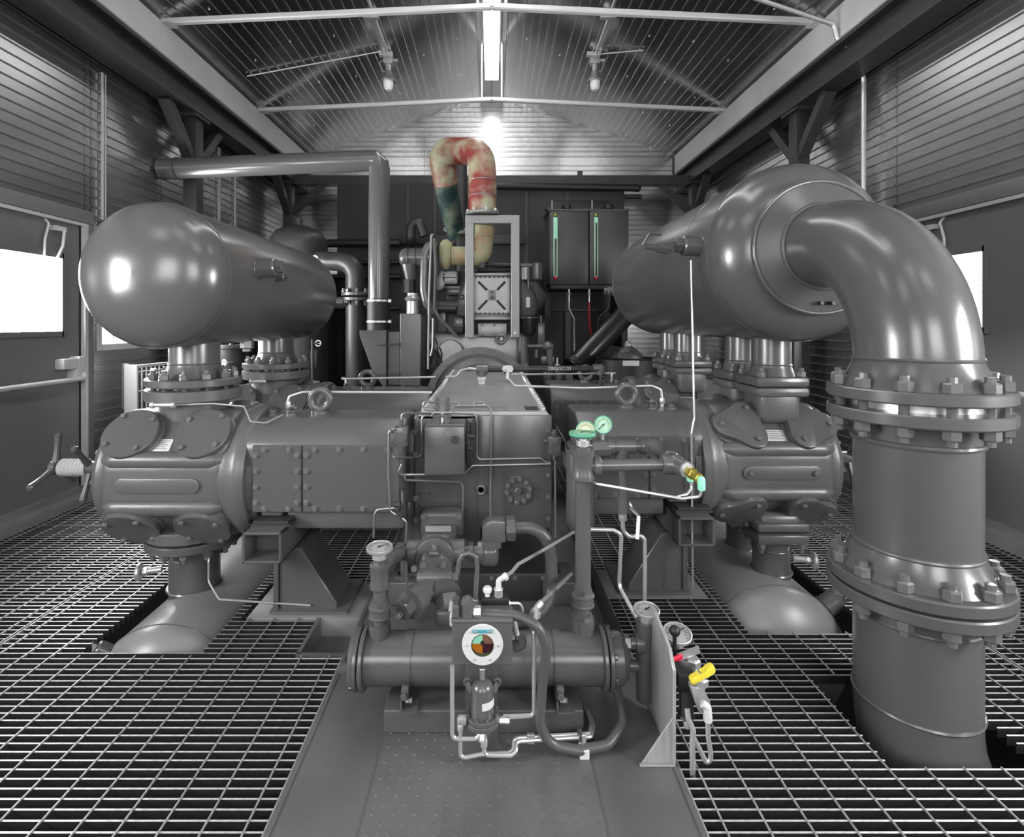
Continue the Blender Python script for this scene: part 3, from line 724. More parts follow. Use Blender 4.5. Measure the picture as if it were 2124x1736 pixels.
# ---- big elbow and vertical pipe spools
RP = .16; YP = 1.66; RE = .42
el = thing('elbow_pipe', 'big grey elbow bending down from the right tank to a bolted flange', 'pipe', (XT, YP, .98))
arc = [(XT, 2.2, ZT)]+[(XT, YP+RE-RE*math.sin(PI/2*k/20), ZT-RE+RE*math.cos(PI/2*k/20)) for k in range(21)]+[(XT, YP, 1.06)]
part(el, 'elbow', MB().tube(arc, RP, 48, 0), paint_tank, smooth=60)
part(el, 'weld_bead', MB().torus((XT, 2.11, ZT), (0, 1, 0), RP+.004, .011, 48, 8), paint)
for z in (1.092, 1.068): part(el, 'weld_bead', MB().torus((XT, YP, z), (0, 0, 1), RP, .006, 48, 6), paint)
def bigflange(t, z, up, hub=True):                      # weld-neck flange; up=+1: face looks down, hub above
    fl = part(t, 'flange', MB().disc((XT, YP, z), (0, 0, up), .232, .036, 64, .12), paint)
    if hub: part(fl, 'neck', MB().lathe((XT, YP, z+up*.03), (0, 0, up), [(.205, 0), (.19, .02), (RP+.004, .075), (RP, .09)], 48, closed=False), paint_tank, smooth=50)
    bolts(fl, 'stud_nut', 'stb', stud_big, bolt_m, (XT, YP, z+up*.036), (0, 0, up), .202, 12, .5)
    return fl
bigflange(el, .972, 1)
sp = thing('pipe_spool', 'thick vertical grey pipe spool between two bolted flange pairs at right', 'pipe', (XT, YP, .4))
part(sp, 'pipe', MB().cyl((XT, YP, .45), (XT, YP, .93), RP, n=56), paint_tank, smooth=60)
f = bigflange(sp, .945, -1, False)
for k in range(12):
    a = 2*PI*(k+.5)/12; aa, u, v = frame((0, 0, 1)); place(f, 'stud', 'sd2', lambda m: m.cyl((0, 0, 0), (0, 0, .03), .013, n=8), paint, V((XT, YP, .943))+(u*math.cos(a)+v*math.sin(a))*.202)
part(f, 'gasket', MB().cyl((XT, YP, .945), (XT, YP, .972), .165, n=40), steel_m)
part(sp, 'weld_bead', MB().torus((XT, YP, .845), (0, 0, 1), RP, .009, 48, 8), paint)
part(sp, 'weld_bead', MB().torus((XT, YP, .525), (0, 0, 1), RP, .0075, 48, 8), paint)
bigflange(sp, .412, 1)
lp_ = thing('lower_pipe', 'thick grey pipe passing down through the grating at bottom right', 'pipe', (XT, YP, -.4))
part(lp_, 'pipe', MB().tube([(XT, YP, .39), (XT, YP, .0), (XT+.004, YP-.01, -.08), (XT+.03, YP-.05, -.22), (XT+.1, YP-.1, -.36)], RP, 56, 0), paint_tank, smooth=60)
bigflange(lp_, .405, -1, False)
part(lp_, 'weld_bead', MB().torus((XT, YP, .315), (0, 0, 1), RP, .006, 48, 6), paint)
part(lp_, 'weld_bead', MB().torus((XT, YP, .055), (0, 0, 1), RP, .006, 48, 6), paint)
# ---- discharge bottles under the floor
def lower_bottle(x, z, R, y0, y1, nzs, r, lab, s):
    t = thing('discharge_bottle', lab, 'tank', (x, (y0+y1)/2, z-R))
    vessel(t, (x, z), R, y0, y1, 64, bottle_m)
    for (nx, y, rf, sq) in nzs:
        nozzle_pipe(t, nx, y, .2, z+math.sqrt(max(0, R*R-(nx-x)**2))-.04, r, rf, sq, .262, True)
        part(t, 'weld_bead', MB().torus((nx, y, z+R-.004), (0, 0, 1), r+.004, .007, 36, 6), paint)
    return t
lb = lower_bottle(-1.27, -.25, .28, 2.1, 3.8, [(XL, 2.43, .195, False), (XL, 3.35, .195, False)], .104, 'left discharge bottle showing its rounded back through the floor opening', -1)
port(lb, (-1.46, 2.08, -.08), (-.7, -.4, .6), .035, .07)
rb = lower_bottle(1.225, -.235, .3, 2.34, 4.2, [(XR+.03, 2.5, .115, True), (XR+.03, 2.78, .115, True), (XR+.03, 3.56, .115, True), (XR+.03, 3.86, .115, True)], .08, 'right discharge bottle bulging above the grating beside the big pipe', 1)
port(rb, (1.455, 2.36, -.04), (.75, 0, .55), .045, .08)
for (x, y, s, lab) in ((XL-.1, 2.35, -1, 'round dial thermometer on the left lower nozzle pipe'), (XR+.11, 2.46, 1, 'round dial thermometer on the right lower nozzle pipe')):
    t = thing('thermometer', lab, 'gauge', (x, y, .1))
    part(t, 'stem', MB().cyl((x, y, .13), (x+s*.07, y-.02, .128), .014, n=12).hexa((x+s*.05, y-.015, .128), (s, -.2, 0), .019, .02), zinc_m)
    part(t, 'case', MB().disc((x+s*.075, y-.022, .128), (s, -.25, 0), .037, .016, 28, .25), zinc_m)
    part(t, 'dial', MB().disc((x+s*.091, y-.026, .128), (s, -.25, 0), .032, .001, 28), dialw_m)
single('drain_line', 'thin drain tube bent beside the left lower nozzle', 'tube', MB().tube([(XL+.12, 2.36, .2), (XL+.13, 2.3, .2), (XL+.13, 2.3, .1), (XL+.2, 2.25, .05), (-.75, 2.24, .03)], .0045, 8, .02), steel_m)
# ---- pedestals
def pedestal(s, x, y, lab):
    t = thing('guide_pedestal', lab, 'pedestal', (x, y, 0))
    mb = MB(); w, h0, h1 = .155, .262, .385
    for (a, b) in (((-w/2, h0), (-w/2+.012, h1)), ((w/2-.012, h0), (w/2, h1)), ((-w/2, h0), (w/2, h0+.012)), ((-w/2, h1-.012), (w/2, h1))):
        mb.box((x+a[0], y-.26, a[1]), (x+b[0], y+.26, b[1]), .004, 1)
    part(t, 'box_beam', mb, paint)
    part(t, 'inner_stop', MB().box((x-w/2+.01, y-.15, h0+.01), (x+w/2-.01, y-.14, h1-.01)), paint)
    part(t, 'shim_plate', MB().box((x-.07, y-.2, h1), (x+.09, y+.2, h1+.01)).box((x-.06, y-.2, h1+.012), (x+.08, y+.2, h1+.024)), paint_dk)
    part(t, 'web_post', MB().box((x-.01, y-.12, 0), (x+.01, y+.14, h0)), paint)
    part(t, 'gusset_box', MB().prism([(.01, 0), (-s*.26 if False else .25, 0), (.25, .03), (.1, h0), (.01, h0)], (x, y-.11, .0), (-s, 0, 0), (0, 0, 1), (0, .22, 0), .004, 1), paint)
    part(t, 'base_plate', MB().box((x-s*-.02, y-.135, 0), (x-s*.3, y+.15, .012)), deck_m)
    part(t, 'anchor_bolt', MB().cyl((x+s*.07, y+.1, 0), (x+s*.07, y+.1, .06), .012, n=10).hexa((x+s*.07, y+.1, .025), (0, 0, 1), .022, .02), zinc_m)
pedestal(-1, -.895, 2.36, 'front left support pedestal with open box beam and tapered gusset')
pedestal(1, .86, 2.52, 'front right support pedestal with open box beam and tapered gusset')
pedestal(-1, -.895, 3.3, 'rear left support pedestal behind the front left one')
pedestal(1, .86, 3.68, 'rear right support pedestal behind the front right one')
# ---- crankcase
YC = 2.35
cc = thing('crankcase', 'central compressor crankcase with light top cover and bolted front plate', 'crankcase', (-.04, 3.3, 0))
part(cc, 'case_body', MB().box((-.345, YC+.02, .12), (.255, 4.38, .79), .012), paint)
part(cc, 'front_plate', MB().box((-.335, YC, .2), (.262, YC+.022, .8), .006), paint)
part(cc, 'side_flange', MB().box((-.39, YC+.03, .1), (-.335, 4.36, .72), .008), paint)
part(cc, 'plate_rib', MB().prism([(0, .0), (.32, .0), (.32, .6), (0, .6)], (-.06, YC, .2), (1, 0, 0), (0, 0, 1), (0, -.006, 0), .004), paint)
part(cc, 'base', MB().box((-.39, YC-.02, 0), (.3, 4.4, .12), .012), paint_dk)
lg_ = part(cc, 'lower_black_plate', MB().box((-.05, YC-.012, .06), (.25, YC+.0, .315), .004, 1), black_m)  # black plate over the lower part of the crankcase front
for (x, z) in ((-.02, .3), (.08, .3), (.22, .3), (.0, .1), (.1, .1), (.22, .1)): place(lg_, 'bolt', 'bs', bolt_small, paint_dk, (x, YC-.012, z), (0, -1, 0))
part(cc, 'foot', MB().box((-.44, YC-.06, 0), (-.3, YC+.15, .1), .01).cyl((-.38, YC, .1), (-.38, YC, .2), .018, n=12).ring((-.38, YC, .1), (0, 0, 1), .045, .03, .015, 20), paint)
part(cc, 'foot', MB().box((.22, YC-.06, 0), (.36, YC+.15, .1), .01), paint)
cvr = part(cc, 'top_cover', MB().box((-.315, YC+.01, .79), (.245, 4.36, .812), .004, 1), cover_m, label='light grey aluminium top cover')
for x in (-.3, .23):
    for k in range(30): place(cvr, 'cover_bolt', 'cb', lambda m: m.hexa((0, 0, 0), (0, 0, 1), .013, .014), zinc_m, (x, YC+.06+k*.0665, .812), (0, 0, 1), k)
part(cvr, 'gasket_edge', MB().box((-.32, YC+.0, .782), (.25, YC+.012, .806), .003, 1), cover_m)
for q in (-1, 1):
    part(cvr, 'handle', MB().tube([(-.12+q*.06-.025, YC+.22, .812), (-.12+q*.06-.025, YC+.22, .824), (-.12+q*.06+.025, YC+.22, .824), (-.12+q*.06+.025, YC+.22, .812)], .004, 8, .006), alu_m)
part(cvr, 'rating_plate', MB().box((.15, YC+.05, .812), (.21, YC+.16, .8135)), paint_dk)
part(cvr, 'hatch', MB().box((-.17, YC+.06, .812), (.06, YC+.12, .817), .002, 1), alu_m)
fc = at(1075, 1015, YC)
rc = part(cc, 'round_cover', MB().disc(fc+V((0, .005, 0)), (0, -1, 0), .062, .022, 40, .15).hexa(fc+V((0, -.017, .002)), (0, -1, 0), .016, .016), paint)
bolts(rc, 'bolt', 'bc', bolt_cover, bolt_m, fc+V((0, -.017, 0)), (0, -1, 0), .05, 10, .3)
fp = at(998, 1015, YC)
part(cc, 'sight_plug', MB().torus(fp+V((0, -.008, 0)), (0, -1, 0), .018, .008, 24, 8).cyl(fp, fp+V((0, -.006, 0)), .016), paint)
for (px, py) in [(862, 897), (862, 943), (864, 990), (862, 1034), (863, 1079), (1137, 893), (1137, 985), (1137, 1030), (1137, 1075)]:
    place(cc, 'plate_bolt', 'bs', bolt_small, bolt_m, at(px, py, YC), (0, -1, 0))
for (px, py) in [(870, 1023), (891, 1023), (870, 1050), (1136, 1009)]:
    p = at(px, py, YC); part(cc, 'tapped_hole', MB().cyl(p+V((0, .004, 0)), p+V((0, -.0012, 0)), .0045, n=10), black_m)
# number casting on the front plate
p = at(1040, 941, YC); part(cc, 'cast_mark', MB().box(p+V((-.02, -.0015-.006, -.002)), p+V((.02, 0, .0005))).box(p+V((-.014, -.0015-.006, .003)), p+V((.014, 0, .006))), paint)
# bell housing ring behind the crankcase
bh = thing('bell_housing', 'round bolted flywheel housing behind the crankcase top', 'housing', (-.1, 4.5, .1))
cb = V((-.1, 4.46, .56))
part(bh, 'ring_flange', MB().ring(cb, (0, 1, 0), .44, .385, .04, 64), bolt_m)
part(bh, 'housing', MB().lathe(cb+V((0, .04, 0)), (0, 1, 0), [(.3, -.02), (.4, 0), (.41, .12), (.42, .22)], 56, closed=False), paint)
part(bh, 'inner_plate', MB().disc(cb+V((0, .03, 0)), (0, 1, 0), .4, .02, 56), paint)
bolts(bh, 'bolt', 'bs', bolt_small, bolt_m, cb, (0, -1, 0), .413, 20, .5)
# ================================================================ oil cooler and front piping
def gauge(c, nrm, R, casem, dialm, lab, stem=None, needle=.6):
    c, n = V(c), V(nrm).normalized()
    t = thing('pressure_gauge', lab, 'gauge', c-n*R*.6)
    part(t, 'case', MB().lathe(c-n*R*.5, n, [(R*.4, R*.1), (R*.7, R*.13), (R*.92, R*.26), (R*1.02, R*.34), (R*1.03, R*.54), (R*.97, R*.58), (R*.92, R*.56), (R*.91, R*.48)], 36, closed=False), casem)
    dl = part(t, 'dial', MB().disc(c-n*R*.02, n, R*.91, .001, 32), dialm)
    a, u, v = frame(n); up = V((0, 0, 1)) if abs(n.z) < .7 else V((0, 1, 0))
    up = (up-n*up.dot(n)).normalized(); rt_ = up.cross(n)
    tk = MB(); o = c+n*.0022
    for k in range(19):
        g = -PI*1.25+k*PI*1.5/18+PI; d = rt_*math.cos(g)+up*math.sin(g); l = .16 if k % 3 == 0 else .09
        tk.bar(o+d*R*(.82-l), o+d*R*.82, .0012, .0006, n)
    part(dl, 'tick_marks', tk, black_m, smooth=0)
    arcp = MB(); pts = [o+(rt_*math.cos(g)+up*math.sin(g))*R*.6 for g in [-.6+k*.2 for k in range(20)]]
    arcp.tube(pts, .0008, 4, 0); part(dl, 'colour_band', arcp, brass_m if dialm is not dialw_m else paint)
    d = rt_*math.cos(needle)+up*math.sin(needle)
    part(t, 'needle', MB().bar(o-d*R*.2, o+d*R*.72, .0022, .001, n).cyl(o, o+n*.002, R*.09, n=10), black_m)
    if stem: part(t, 'stem', stem, zinc_m)
    return t
Z3 = (0, 0, 1)
YO, ZO, RO = 1.68, .16, .076
oc = thing('oil_cooler', 'horizontal grey shell oil cooler with bolted end flanges near the front', 'oil cooler', (-.02, YO, ZO-RO))
part(oc, 'shell', MB().cyl((-.39, YO, ZO), (.345, YO, ZO), RO, n=48), paint)
for x, s in ((-.385, -1), (.335, 1)):
    f1 = part(oc, 'end_flange', MB().disc((x, YO, ZO), (s, 0, 0), .092, .014, 44, .2), paint)
    part(oc, 'end_flange', MB().disc((x+s*.018, YO, ZO), (s, 0, 0), .09, .014, 44, .2), paint)
    part(oc, 'bonnet', MB().lathe((x+s*.032, YO, ZO), (s, 0, 0), [(.078, 0), (.076, .03), (.055, .05), (0, .055)] if s > 0 else [(.088, 0), (.086, .012), (.03, .02), (0, .02)], 36), paint)
    bolts(f1, 'bolt', 'oc', lambda m: m.hexa((0, 0, 0), Z3, .0075, .009), paint, (x+s*.032, YO, ZO), (s, 0, 0), .083, 8, .3)
part(oc, 'drain_lug', MB().box((-.47, YO-.03, ZO-.035), (-.41, YO+.0, ZO-.01), .004), paint)
for x in (-.255, .2):
    st_ = part(oc, 'strap', MB().ring((x-.012, YO, ZO), (1, 0, 0), RO+.003, RO-.001, .024, 44), paint)
    part(st_, 'saddle', MB().box((x-.012, YO-.11, .07), (x-.006, YO+.05, .1)).box((x-.012, YO-.12, .07), (x+.04, YO-.06, .076)).box((x-.01, YO-.105, .1), (x+.012, YO-.085, .135), .003), paint)
    part(st_, 'clamp_bolt', MB().hexa((x, YO-.1, .115), (0, -1, 0), .011, .018).hexa((x, YO-.09, .09), (1, 0, 0), .01, .022), paint)
single('cooler_stand', 'low grey box plinth under the oil cooler', 'stand', MB().box((-.315, 1.575, .004), (.268, 1.8, .07), .004, 1), paint)
def riser(t, x, y, segs):                                # stack of pipe pieces (name, z0, z1, r, kind)
    for (nm, z0, z1, r, k) in segs:
        mb = MB()
        if k == 'hex': mb.hexa((x, y, z0), Z3, r, z1-z0)
        elif k == 'band': mb.lathe((x, y, z0), Z3, [(r*.86, 0), (r, .004), (r, (z1-z0)*.2), (r*.92, (z1-z0)*.28), (r*.92, (z1-z0)*.72), (r, (z1-z0)*.8), (r, z1-z0-.004), (r*.86, z1-z0)], 28)
        else: mb.cyl((x, y, z0), (x, y, z1), r, n=24)
        part(t, nm, mb, paint)
xl = -.348
r1 = thing('riser_pipe', 'short grey threaded riser at the left end of the oil cooler', 'pipe', (xl, YO, .22))
riser(r1, xl, YO, [('coupling', .215, .27, .034, 'cyl'), ('nipple', .27, .295, .02, 'cyl'), ('union', .285, .325, .035, 'band'), ('hex_nut', .322, .342, .031, 'hex'), ('nipple', .34, .385, .021, 'cyl'), ('tee', .375, .455, .031, 'band'), ('bushing', .452, .475, .021, 'hex')])
part(r1, 'branch', MB().tube([(xl, YO, .435), (xl+.012, 1.78, .435), (xl+.02, 1.92, .38), (-.3, 1.95, .375)], .024, 20, .05).hexa((-.345, 1.95, .375), (1, 0, 0), .032, .035), paint)
gauge((xl, YO-.004, .505), (0, -.1, 1), .04, zinc_m, dialw_m, 'round chrome dial gauge facing up on the left riser', MB().cyl((xl, YO, .47), (xl, YO, .492), .02, n=14).hexa((xl, YO, .468), Z3, .024, .012))
# oil pump
yp, zp = 1.95, .375
op = thing('oil_pump', 'grey cast oil pump with bolted valve body in front of the crankcase', 'pump', (-.2, yp, zp-.05))
part(op, 'barrel', MB().lathe((-.305, yp, zp), (1, 0, 0), [(.036, 0), (.043, .006), (.043, .05), (.04, .055), (.04, .15), (.044, .155), (.044, .205), (.036, .21)], 32), paint_cast)
part(op, 'mounting_bracket', MB().box((-.27, yp+.02, zp-.07), (-.14, 2.36, zp-.015), .015), paint_cast)
part(op, 'mounting_plate', MB().box((-.3, 2.26, .3), (-.12, 2.35, .41), .02, 3), paint_cast)
for x in (-.285, -.135): place(op, 'plate_bolt', 'bs', bolt_small, paint, (x, 2.26, .39), (0, -1, 0))
part(op, 'pump_flange', MB().disc((-.2, yp-.02, zp+.002), (0, -1, 0), .068, .04, 36, .1), paint_cast)
part(op, 'valve_body', MB().prism([(-.055, -.055), (.065, -.055), (.065, .012), (.045, .03), (.03, .05), (.015, .03), (-.02, .03), (-.032, .05), (-.048, .025), (-.055, 0)], (-.2, yp-.06, zp-.015), (1, 0, 0), (0, 0, 1), (0, -.045, 0), .008, 2), paint_cast)
part(op, 'spool_housing', MB().cyl((-.255, yp-.09, zp-.05), (-.135, yp-.09, zp-.05), .028, n=24).hexa((-.135, yp-.09, zp-.05), (1, 0, 0), .022, .022), paint_cast)
for (dx, dz) in ((-.035, .012), (.035, .012), (0, .055), (-.065, .0)): place(op, 'bolt', 'bc', bolt_cover, paint, (-.2+dx, yp-.103 if dz < .05 else yp-.06, zp+dz-.012), (0, -1, 0))
part(op, 'top_flange', MB().box((-.25, yp-.03, zp+.035), (-.15, yp+.04, zp+.05), .004).hexa((-.24, yp-.02, zp+.05), Z3, .009, .014).hexa((-.16, yp-.02, zp+.05), Z3, .009, .014), paint_cast)
part(op, 'data_plate', MB().box((-.245, yp+.045, zp+.055), (-.15, yp+.05, zp+.075)), zinc_m)
part(op, 'outlet_nipple', MB().cyl((-.1, yp, zp), (-.03, yp, zp), .022, n=20).hexa((-.085, yp, zp), (1, 0, 0), .033, .022), paint)
hf = thing('hose_elbow', 'stacked grey elbow fittings with hexes on the pump outlet', 'fitting', (0, yp, zp-.05))
part(hf, 'lower_elbow', MB().box((-.045, yp-.036, zp-.045), (.025, yp+.036, zp+.028), .022, 3).cyl((-.05, yp, zp), (-.03, yp, zp), .038, n=24), paint)
part(hf, 'upper_elbow', MB().cyl((0, yp, zp+.02), (0, yp, zp+.05), .036, n=24).prism([(-.034, 0), (.034, 0), (.05, 0), (.05, .075), (-.012, .075), (-.034, .055)], (0, yp-.033, zp+.045), (1, 0, 0), (0, 0, 1), (0, .066, 0), .006), paint)
part(hf, 'hex_nut', MB().hexa((.052, yp, zp+.085), (1, 0, 0), .044, .035), paint)
single('oil_hose', 'thick grey hose looping right and down from the pump elbow', 'hose', MB().tube([(.085, yp, zp+.085), (.15, yp, zp+.088), (.2, yp, zp+.05), (.215, yp, zp-.02), (.215, yp-.01, .24), (.19, yp-.04, .19), (.12, yp-.08, .165), (.06, yp-.1, .165)], .022, 18, .09, 8), hose_m)
# strainer
a0, a1 = V((-.262, 1.74, .292)), V((-.16, 1.96, .3)); ax = (a1-a0).normalized()
ys = thing('oil_strainer', 'grey Y-strainer with large hex plug left of the controller box', 'strainer', (-.22, 1.85, .22))
part(ys, 'body', MB().lathe(a0, a1-a0, [(.03, -.004), (.046, 0), (.047, .012), (.046, .045), (.037, .055), (.037, .16), (.042, .165), (.042, .24)], 30), paint_cast)
part(ys, 'end_plug', MB().cyl(a0, a0-ax*.02, .026, n=24).hexa(a0-ax*.018, -ax, .03, .025).hexa(a0-ax*.056, -ax, .013, .018), paint)
b0 = V((-.135, 1.84, .278))
part(ys, 'side_outlet', MB().lathe(b0+V((-.03, .02, .02)), (.25, -.8, -.25), [(.03, -.03), (.048, .03), (.05, .045), (.035, .05)], 26).hexa(b0+V((-.012, -.03, 0)), (.2, -.8, -.45), .042, .055), paint_cast)
part(ys, 'blank_elbow', MB().box((-.185, 1.74, .215), (-.11, 1.8, .27), .016), paint)
single('rag_tape', 'torn white thread-tape wrap beside the controller box', 'tape', MB().box((-.125, 1.6, .30), (-.095, 1.64, .335), .004).prism([(0, 0), (.02, .005), (.03, .03), (.015, .022), (.005, .035)], (-.13, 1.62, .335), (1, 0, 0), (0, 0, 1), (0, .006, 0)), white_m)
# level controller on its post
lc = thing('level_controller', 'grey box with round white-rimmed sight glass on a post', 'controller', (-.03, 1.52, .004))
part(lc, 'post', MB().box((-.076, 1.54, .0125), (.017, 1.552, .3)).box((-.076, 1.5525, .0125), (-.066, 1.59, .3)).box((.007, 1.5525, .0125), (.017, 1.59, .3)).box((-.08, 1.535, .004), (.021, 1.6, .012)), paint)
part(lc, 'box', MB().box((-.108, 1.465, .272), (.056, 1.539, .39), .003, 1), paint)
part(lc, 'lid_lip', MB().box((-.11, 1.462, .386), (.058, 1.542, .396), .003, 1), paint)
cs = V((-.025, 1.465, .33))
bz = part(lc, 'bezel', MB().ring(cs+V((0, 0, 0)), (0, -1, 0), .053, .031, .008, 44).torus(cs+V((0, -.002, 0)), (0, -1, 0), .053, .003, 40, 6), white_m, label='white round sight-glass rim')
part(bz, 'name_plate', MB().box(cs+V((-.028, -.0105, .034)), cs+V((.028, -.008, .044)), .001, 1), mat('blue_green_plate', (.06, .3, .36), .4))
for a in (0, PI, -1.05, -2.09): place(bz, 'screw', 'scr', lambda m: m.lathe((0, 0, 0), Z3, [(.0036, 0), (.0026, .0022), (0, .0026)], 10), zinc_m, cs+V((math.cos(a)*.043, -.008, math.sin(a)*.043)), (0, -1, 0))
for q in (-1, 1):
    for e in (.016, .023): place(bz, 'screw', 'scr', None, zinc_m, cs+V((q*e, -.0105, .039)), (0, -1, 0))
gq = [('glass_oil', PI, 1.5*PI, (.3, .1, .005)), ('glass_dark_oil', 1.5*PI, 2*PI, (.03, .003, .008)), ('glass_air', .5*PI, PI, (.22, .5, .36)), ('glass_foam', 0, .5*PI, (.16, .08, .05))]
for (nm, t0, t1, colr) in gq:
    pl = [(0, 0)]+[(math.cos(t0+(t1-t0)*k/10)*.031, math.sin(t0+(t1-t0)*k/10)*.026) for k in range(11)]
    part(lc, 'sight_pane', MB().prism(pl, cs+V((0, -.002, .004 if t0 < PI-.01 else .004)), (1, 0, 0), (0, 0, 1), (0, -.003, 0)), mat(nm, colr, .12), smooth=0)
part(lc, 'float_hub', MB().cyl(cs+V((0, -.002, .006)), cs+V((0, -.0065, .006)), .006, n=12), black_m)
part(lc, 'inner_rim', MB().ring(cs, (0, -1, 0), .0335, .0285, .006, 36), mat('dark_olive_rim', (.06, .07, .03), .4))
part(lc, 'top_bracket', MB().box((-.108, 1.47, .396), (-.09, 1.53, .43), .003, 1).hexa((-.098, 1.475, .415), (0, -1, 0), .006, .006), paint)
part(lc, 'conduit_body', MB().tube([(-.068, 1.49, .394), (-.068, 1.49, .43), (-.067, 1.49, .443), (-.067, 1.49, .448)], .022, 20, 0, radii=[.018, .0175, .014, .006]).cyl((-.068, 1.49, .404), (-.04, 1.49, .404), .014, n=16), paint)
part(lc, 'gland_nut', MB().hexa((-.05, 1.49, .404), (1, 0, 0), .0165, .02), zinc_m)
part(lc, 'manifold', MB().box((-.03, 1.545, .39), (.05, 1.58, .412), .004), black_m)
gn = thing('gooseneck_vent', 'grey gooseneck vent tube curved over above the controller box', 'tube', (-.05, 1.56, .45))
part(gn, 'tube', MB().tube([at(949, 1190, 1.56), at(952, 1165, 1.56), at(960, 1150, 1.56), at(975, 1147, 1.56), at(988, 1155, 1.56), at(990, 1175, 1.56), at(986, 1250, 1.56)], .0068, 12, .012), paint)
part(gn, 'ferrule', MB().hexa(at(986, 1252, 1.56), Z3, .01, .014), zinc_m)
sv = thing('pilot_valve', 'bright steel cylindrical pilot valve standing behind the controller box', 'valve', at(1034, 1262, 1.56))
part(sv, 'body', MB().cyl(at(1034, 1256, 1.56), at(1034, 1220, 1.56), .0125, n=20).torus(at(1034, 1255, 1.56), Z3, .013, .003, 20, 6).torus(at(1034, 1221, 1.56), Z3, .012, .002, 20, 6), zinc_m)
part(sv, 'elbow', MB().tube([at(1034, 1220, 1.56), at(1034, 1204, 1.56), at(1047, 1196, 1.56)], .008, 12, .01).hexa(at(1045, 1198, 1.56), (.8, 0, .5), .011, .012), white_m)
part(sv, 'side_fitting', MB().hexa(at(1044, 1251, 1.56), (1, 0, 0), .009, .02).tube([at(1058, 1251, 1.56), at(1078, 1251, 1.56), at(1084, 1262, 1.56), at(1083, 1272, 1.56)], .004, 8, .01), zinc_m)
part(sv, 'base_block', MB().box(at(1022, 1272, 1.56)+V((0, -.01, 0)), at(1048, 1258, 1.56)+V((0, .015, 0)), .002, 1), black_m)
pk = thing('pull_knob', 'white mushroom-shaped pull knob behind the controller box', 'knob', at(1011, 1255, 1.56))
part(pk, 'knob', MB().lathe(at(1011, 1238, 1.56), Z3, [(.007, 0), (.008, .012), (.013, .016), (.0135, .024), (.009, .03), (0, .031)], 20), white_m)
part(pk, 'shaft', MB().cyl(at(1011, 1258, 1.56), at(1011, 1236, 1.56), .005, n=12), paint_dk)
single('instrument_tube', 'bright tube rising right from the pilot valve to the crankcase side', 'tube', MB().tube([at(1047, 1196, 1.56), at(1062, 1186, 1.6), at(1075, 1170, 1.66), at(1120, 1145, 1.8), at(1190, 1104, 2.0)], .0055, 10, .03), steel_m)
single('instrument_tube', 'bright vertical tube right of the regulator, bending into it', 'tube', MB().tube([at(1044, 1487, 1.5), at(1108, 1484, 1.5), at(1107, 1310, 1.5), at(1114, 1262, 1.56)], .0062, 10, .014), steel_m)
cl_ = thing('tube_cross', 'bright compression cross fitting above the right vertical tube', 'fitting', at(1115, 1262, 1.57))
part(cl_, 'nut', MB().hexa(at(1113, 1262, 1.57), (.6, .2, .6), .01, .025).hexa(at(1115, 1268, 1.57), (0, 0, -1), .009, .02).hexa(at(1118, 1257, 1.57), (-.6, 0, -.5), .008, .03), zinc_m)
single('instrument_tube', 'grey tube running back from the cross fitting beside the hose', 'tube', MB().tube([at(1118, 1252, 1.58), at(1150, 1225, 1.75), at(1185, 1190, 2.0)], .006, 10, .02), steel_m)
dr = thing('drain_elbow', 'grey threaded drain pipe with elbow at the right of the controller box', 'fitting', at(1078, 1335, 1.52))
part(dr, 'pipe', MB().tube([at(1066, 1282, 1.56), at(1073, 1320, 1.53), at(1079, 1333, 1.52)], .008, 12, .01), zinc_m)
part(dr, 'elbow', MB().tube([at(1081, 1322, 1.515), at(1083, 1336, 1.515), at(1066, 1340, 1.52)], .0155, 14, .012), paint)
# big jacketed hose
bh_ = thing('jacketed_hose', 'long grey jacketed hose sweeping from controller box down to the deck', 'hose', at(1200, 1550, 1.5))
part(bh_, 'hose', MB().tube([at(1003, 1273, 1.5), at(1070, 1276, 1.49), at(1118, 1298, 1.48), at(1134, 1345, 1.48), at(1125, 1420, 1.49), at(1119, 1500, 1.49), at(1140, 1545, 1.49), at(1200, 1557, 1.49), at(1262, 1545, 1.51), at(1293, 1500, 1.56), at(1281, 1440, 1.64), at(1276, 1405, 1.68)], .0135, 16, .06, 6), hose_m)
part(bh_, 'clamp', MB().box(at(1204, 1565, 1.5)+V((-.005, -.02, 0)), at(1218, 1548, 1.5)+V((.003, .012, .003)), .002, 1), white_m)
part(bh_, 'standoff', MB().box(at(1197, 1540, 1.53)+V((0, -.02, 0)), at(1208, 1515, 1.53)+V((0, .01, 0)), .003, 1), paint)
# regulator
rg = thing('fuel_regulator', 'grey dome-shaped pressure regulator mounted low on the controller post', 'regulator', (-.026, 1.49, .09))
xr, yr = -.026, 1.486
part(rg, 'dome', MB().lathe((xr, yr, .128), Z3, [(.034, 0), (.0325, .012), (.0305, .07), (.029, .078), (.02, .088), (.009, .094), (0, .095)], 30), paint)
part(rg, 'stem', MB().cyl((xr, yr, .215), (xr, yr, .252), .0075, n=14).torus((xr, yr, .25), Z3, .006, .003, 12, 6), alu_m)
fl = part(rg, 'diaphragm_flange', MB().disc((xr, yr, .104), Z3, .047, .013, 36, .1).disc((xr, yr, .118), Z3, .046, .012, 36, .1), paint)
bolts(fl, 'bolt', 'rgb', lambda m: m.hexa((0, 0, 0), Z3, .0055, .007).cyl((0, 0, -.034), (0, 0, 0), .003, n=6), paint, (xr, yr, .13), Z3, .041, 8, .5)
for q in (-1, 1): part(rg, 'mounting_ear', MB().torus((xr+q*.041, yr+.02, .2), (0, 1, 0), .009, .0045, 18, 8).bar((xr+q*.028, yr+.01, .18), (xr+q*.041, yr+.02, .2), .008, .02), paint)
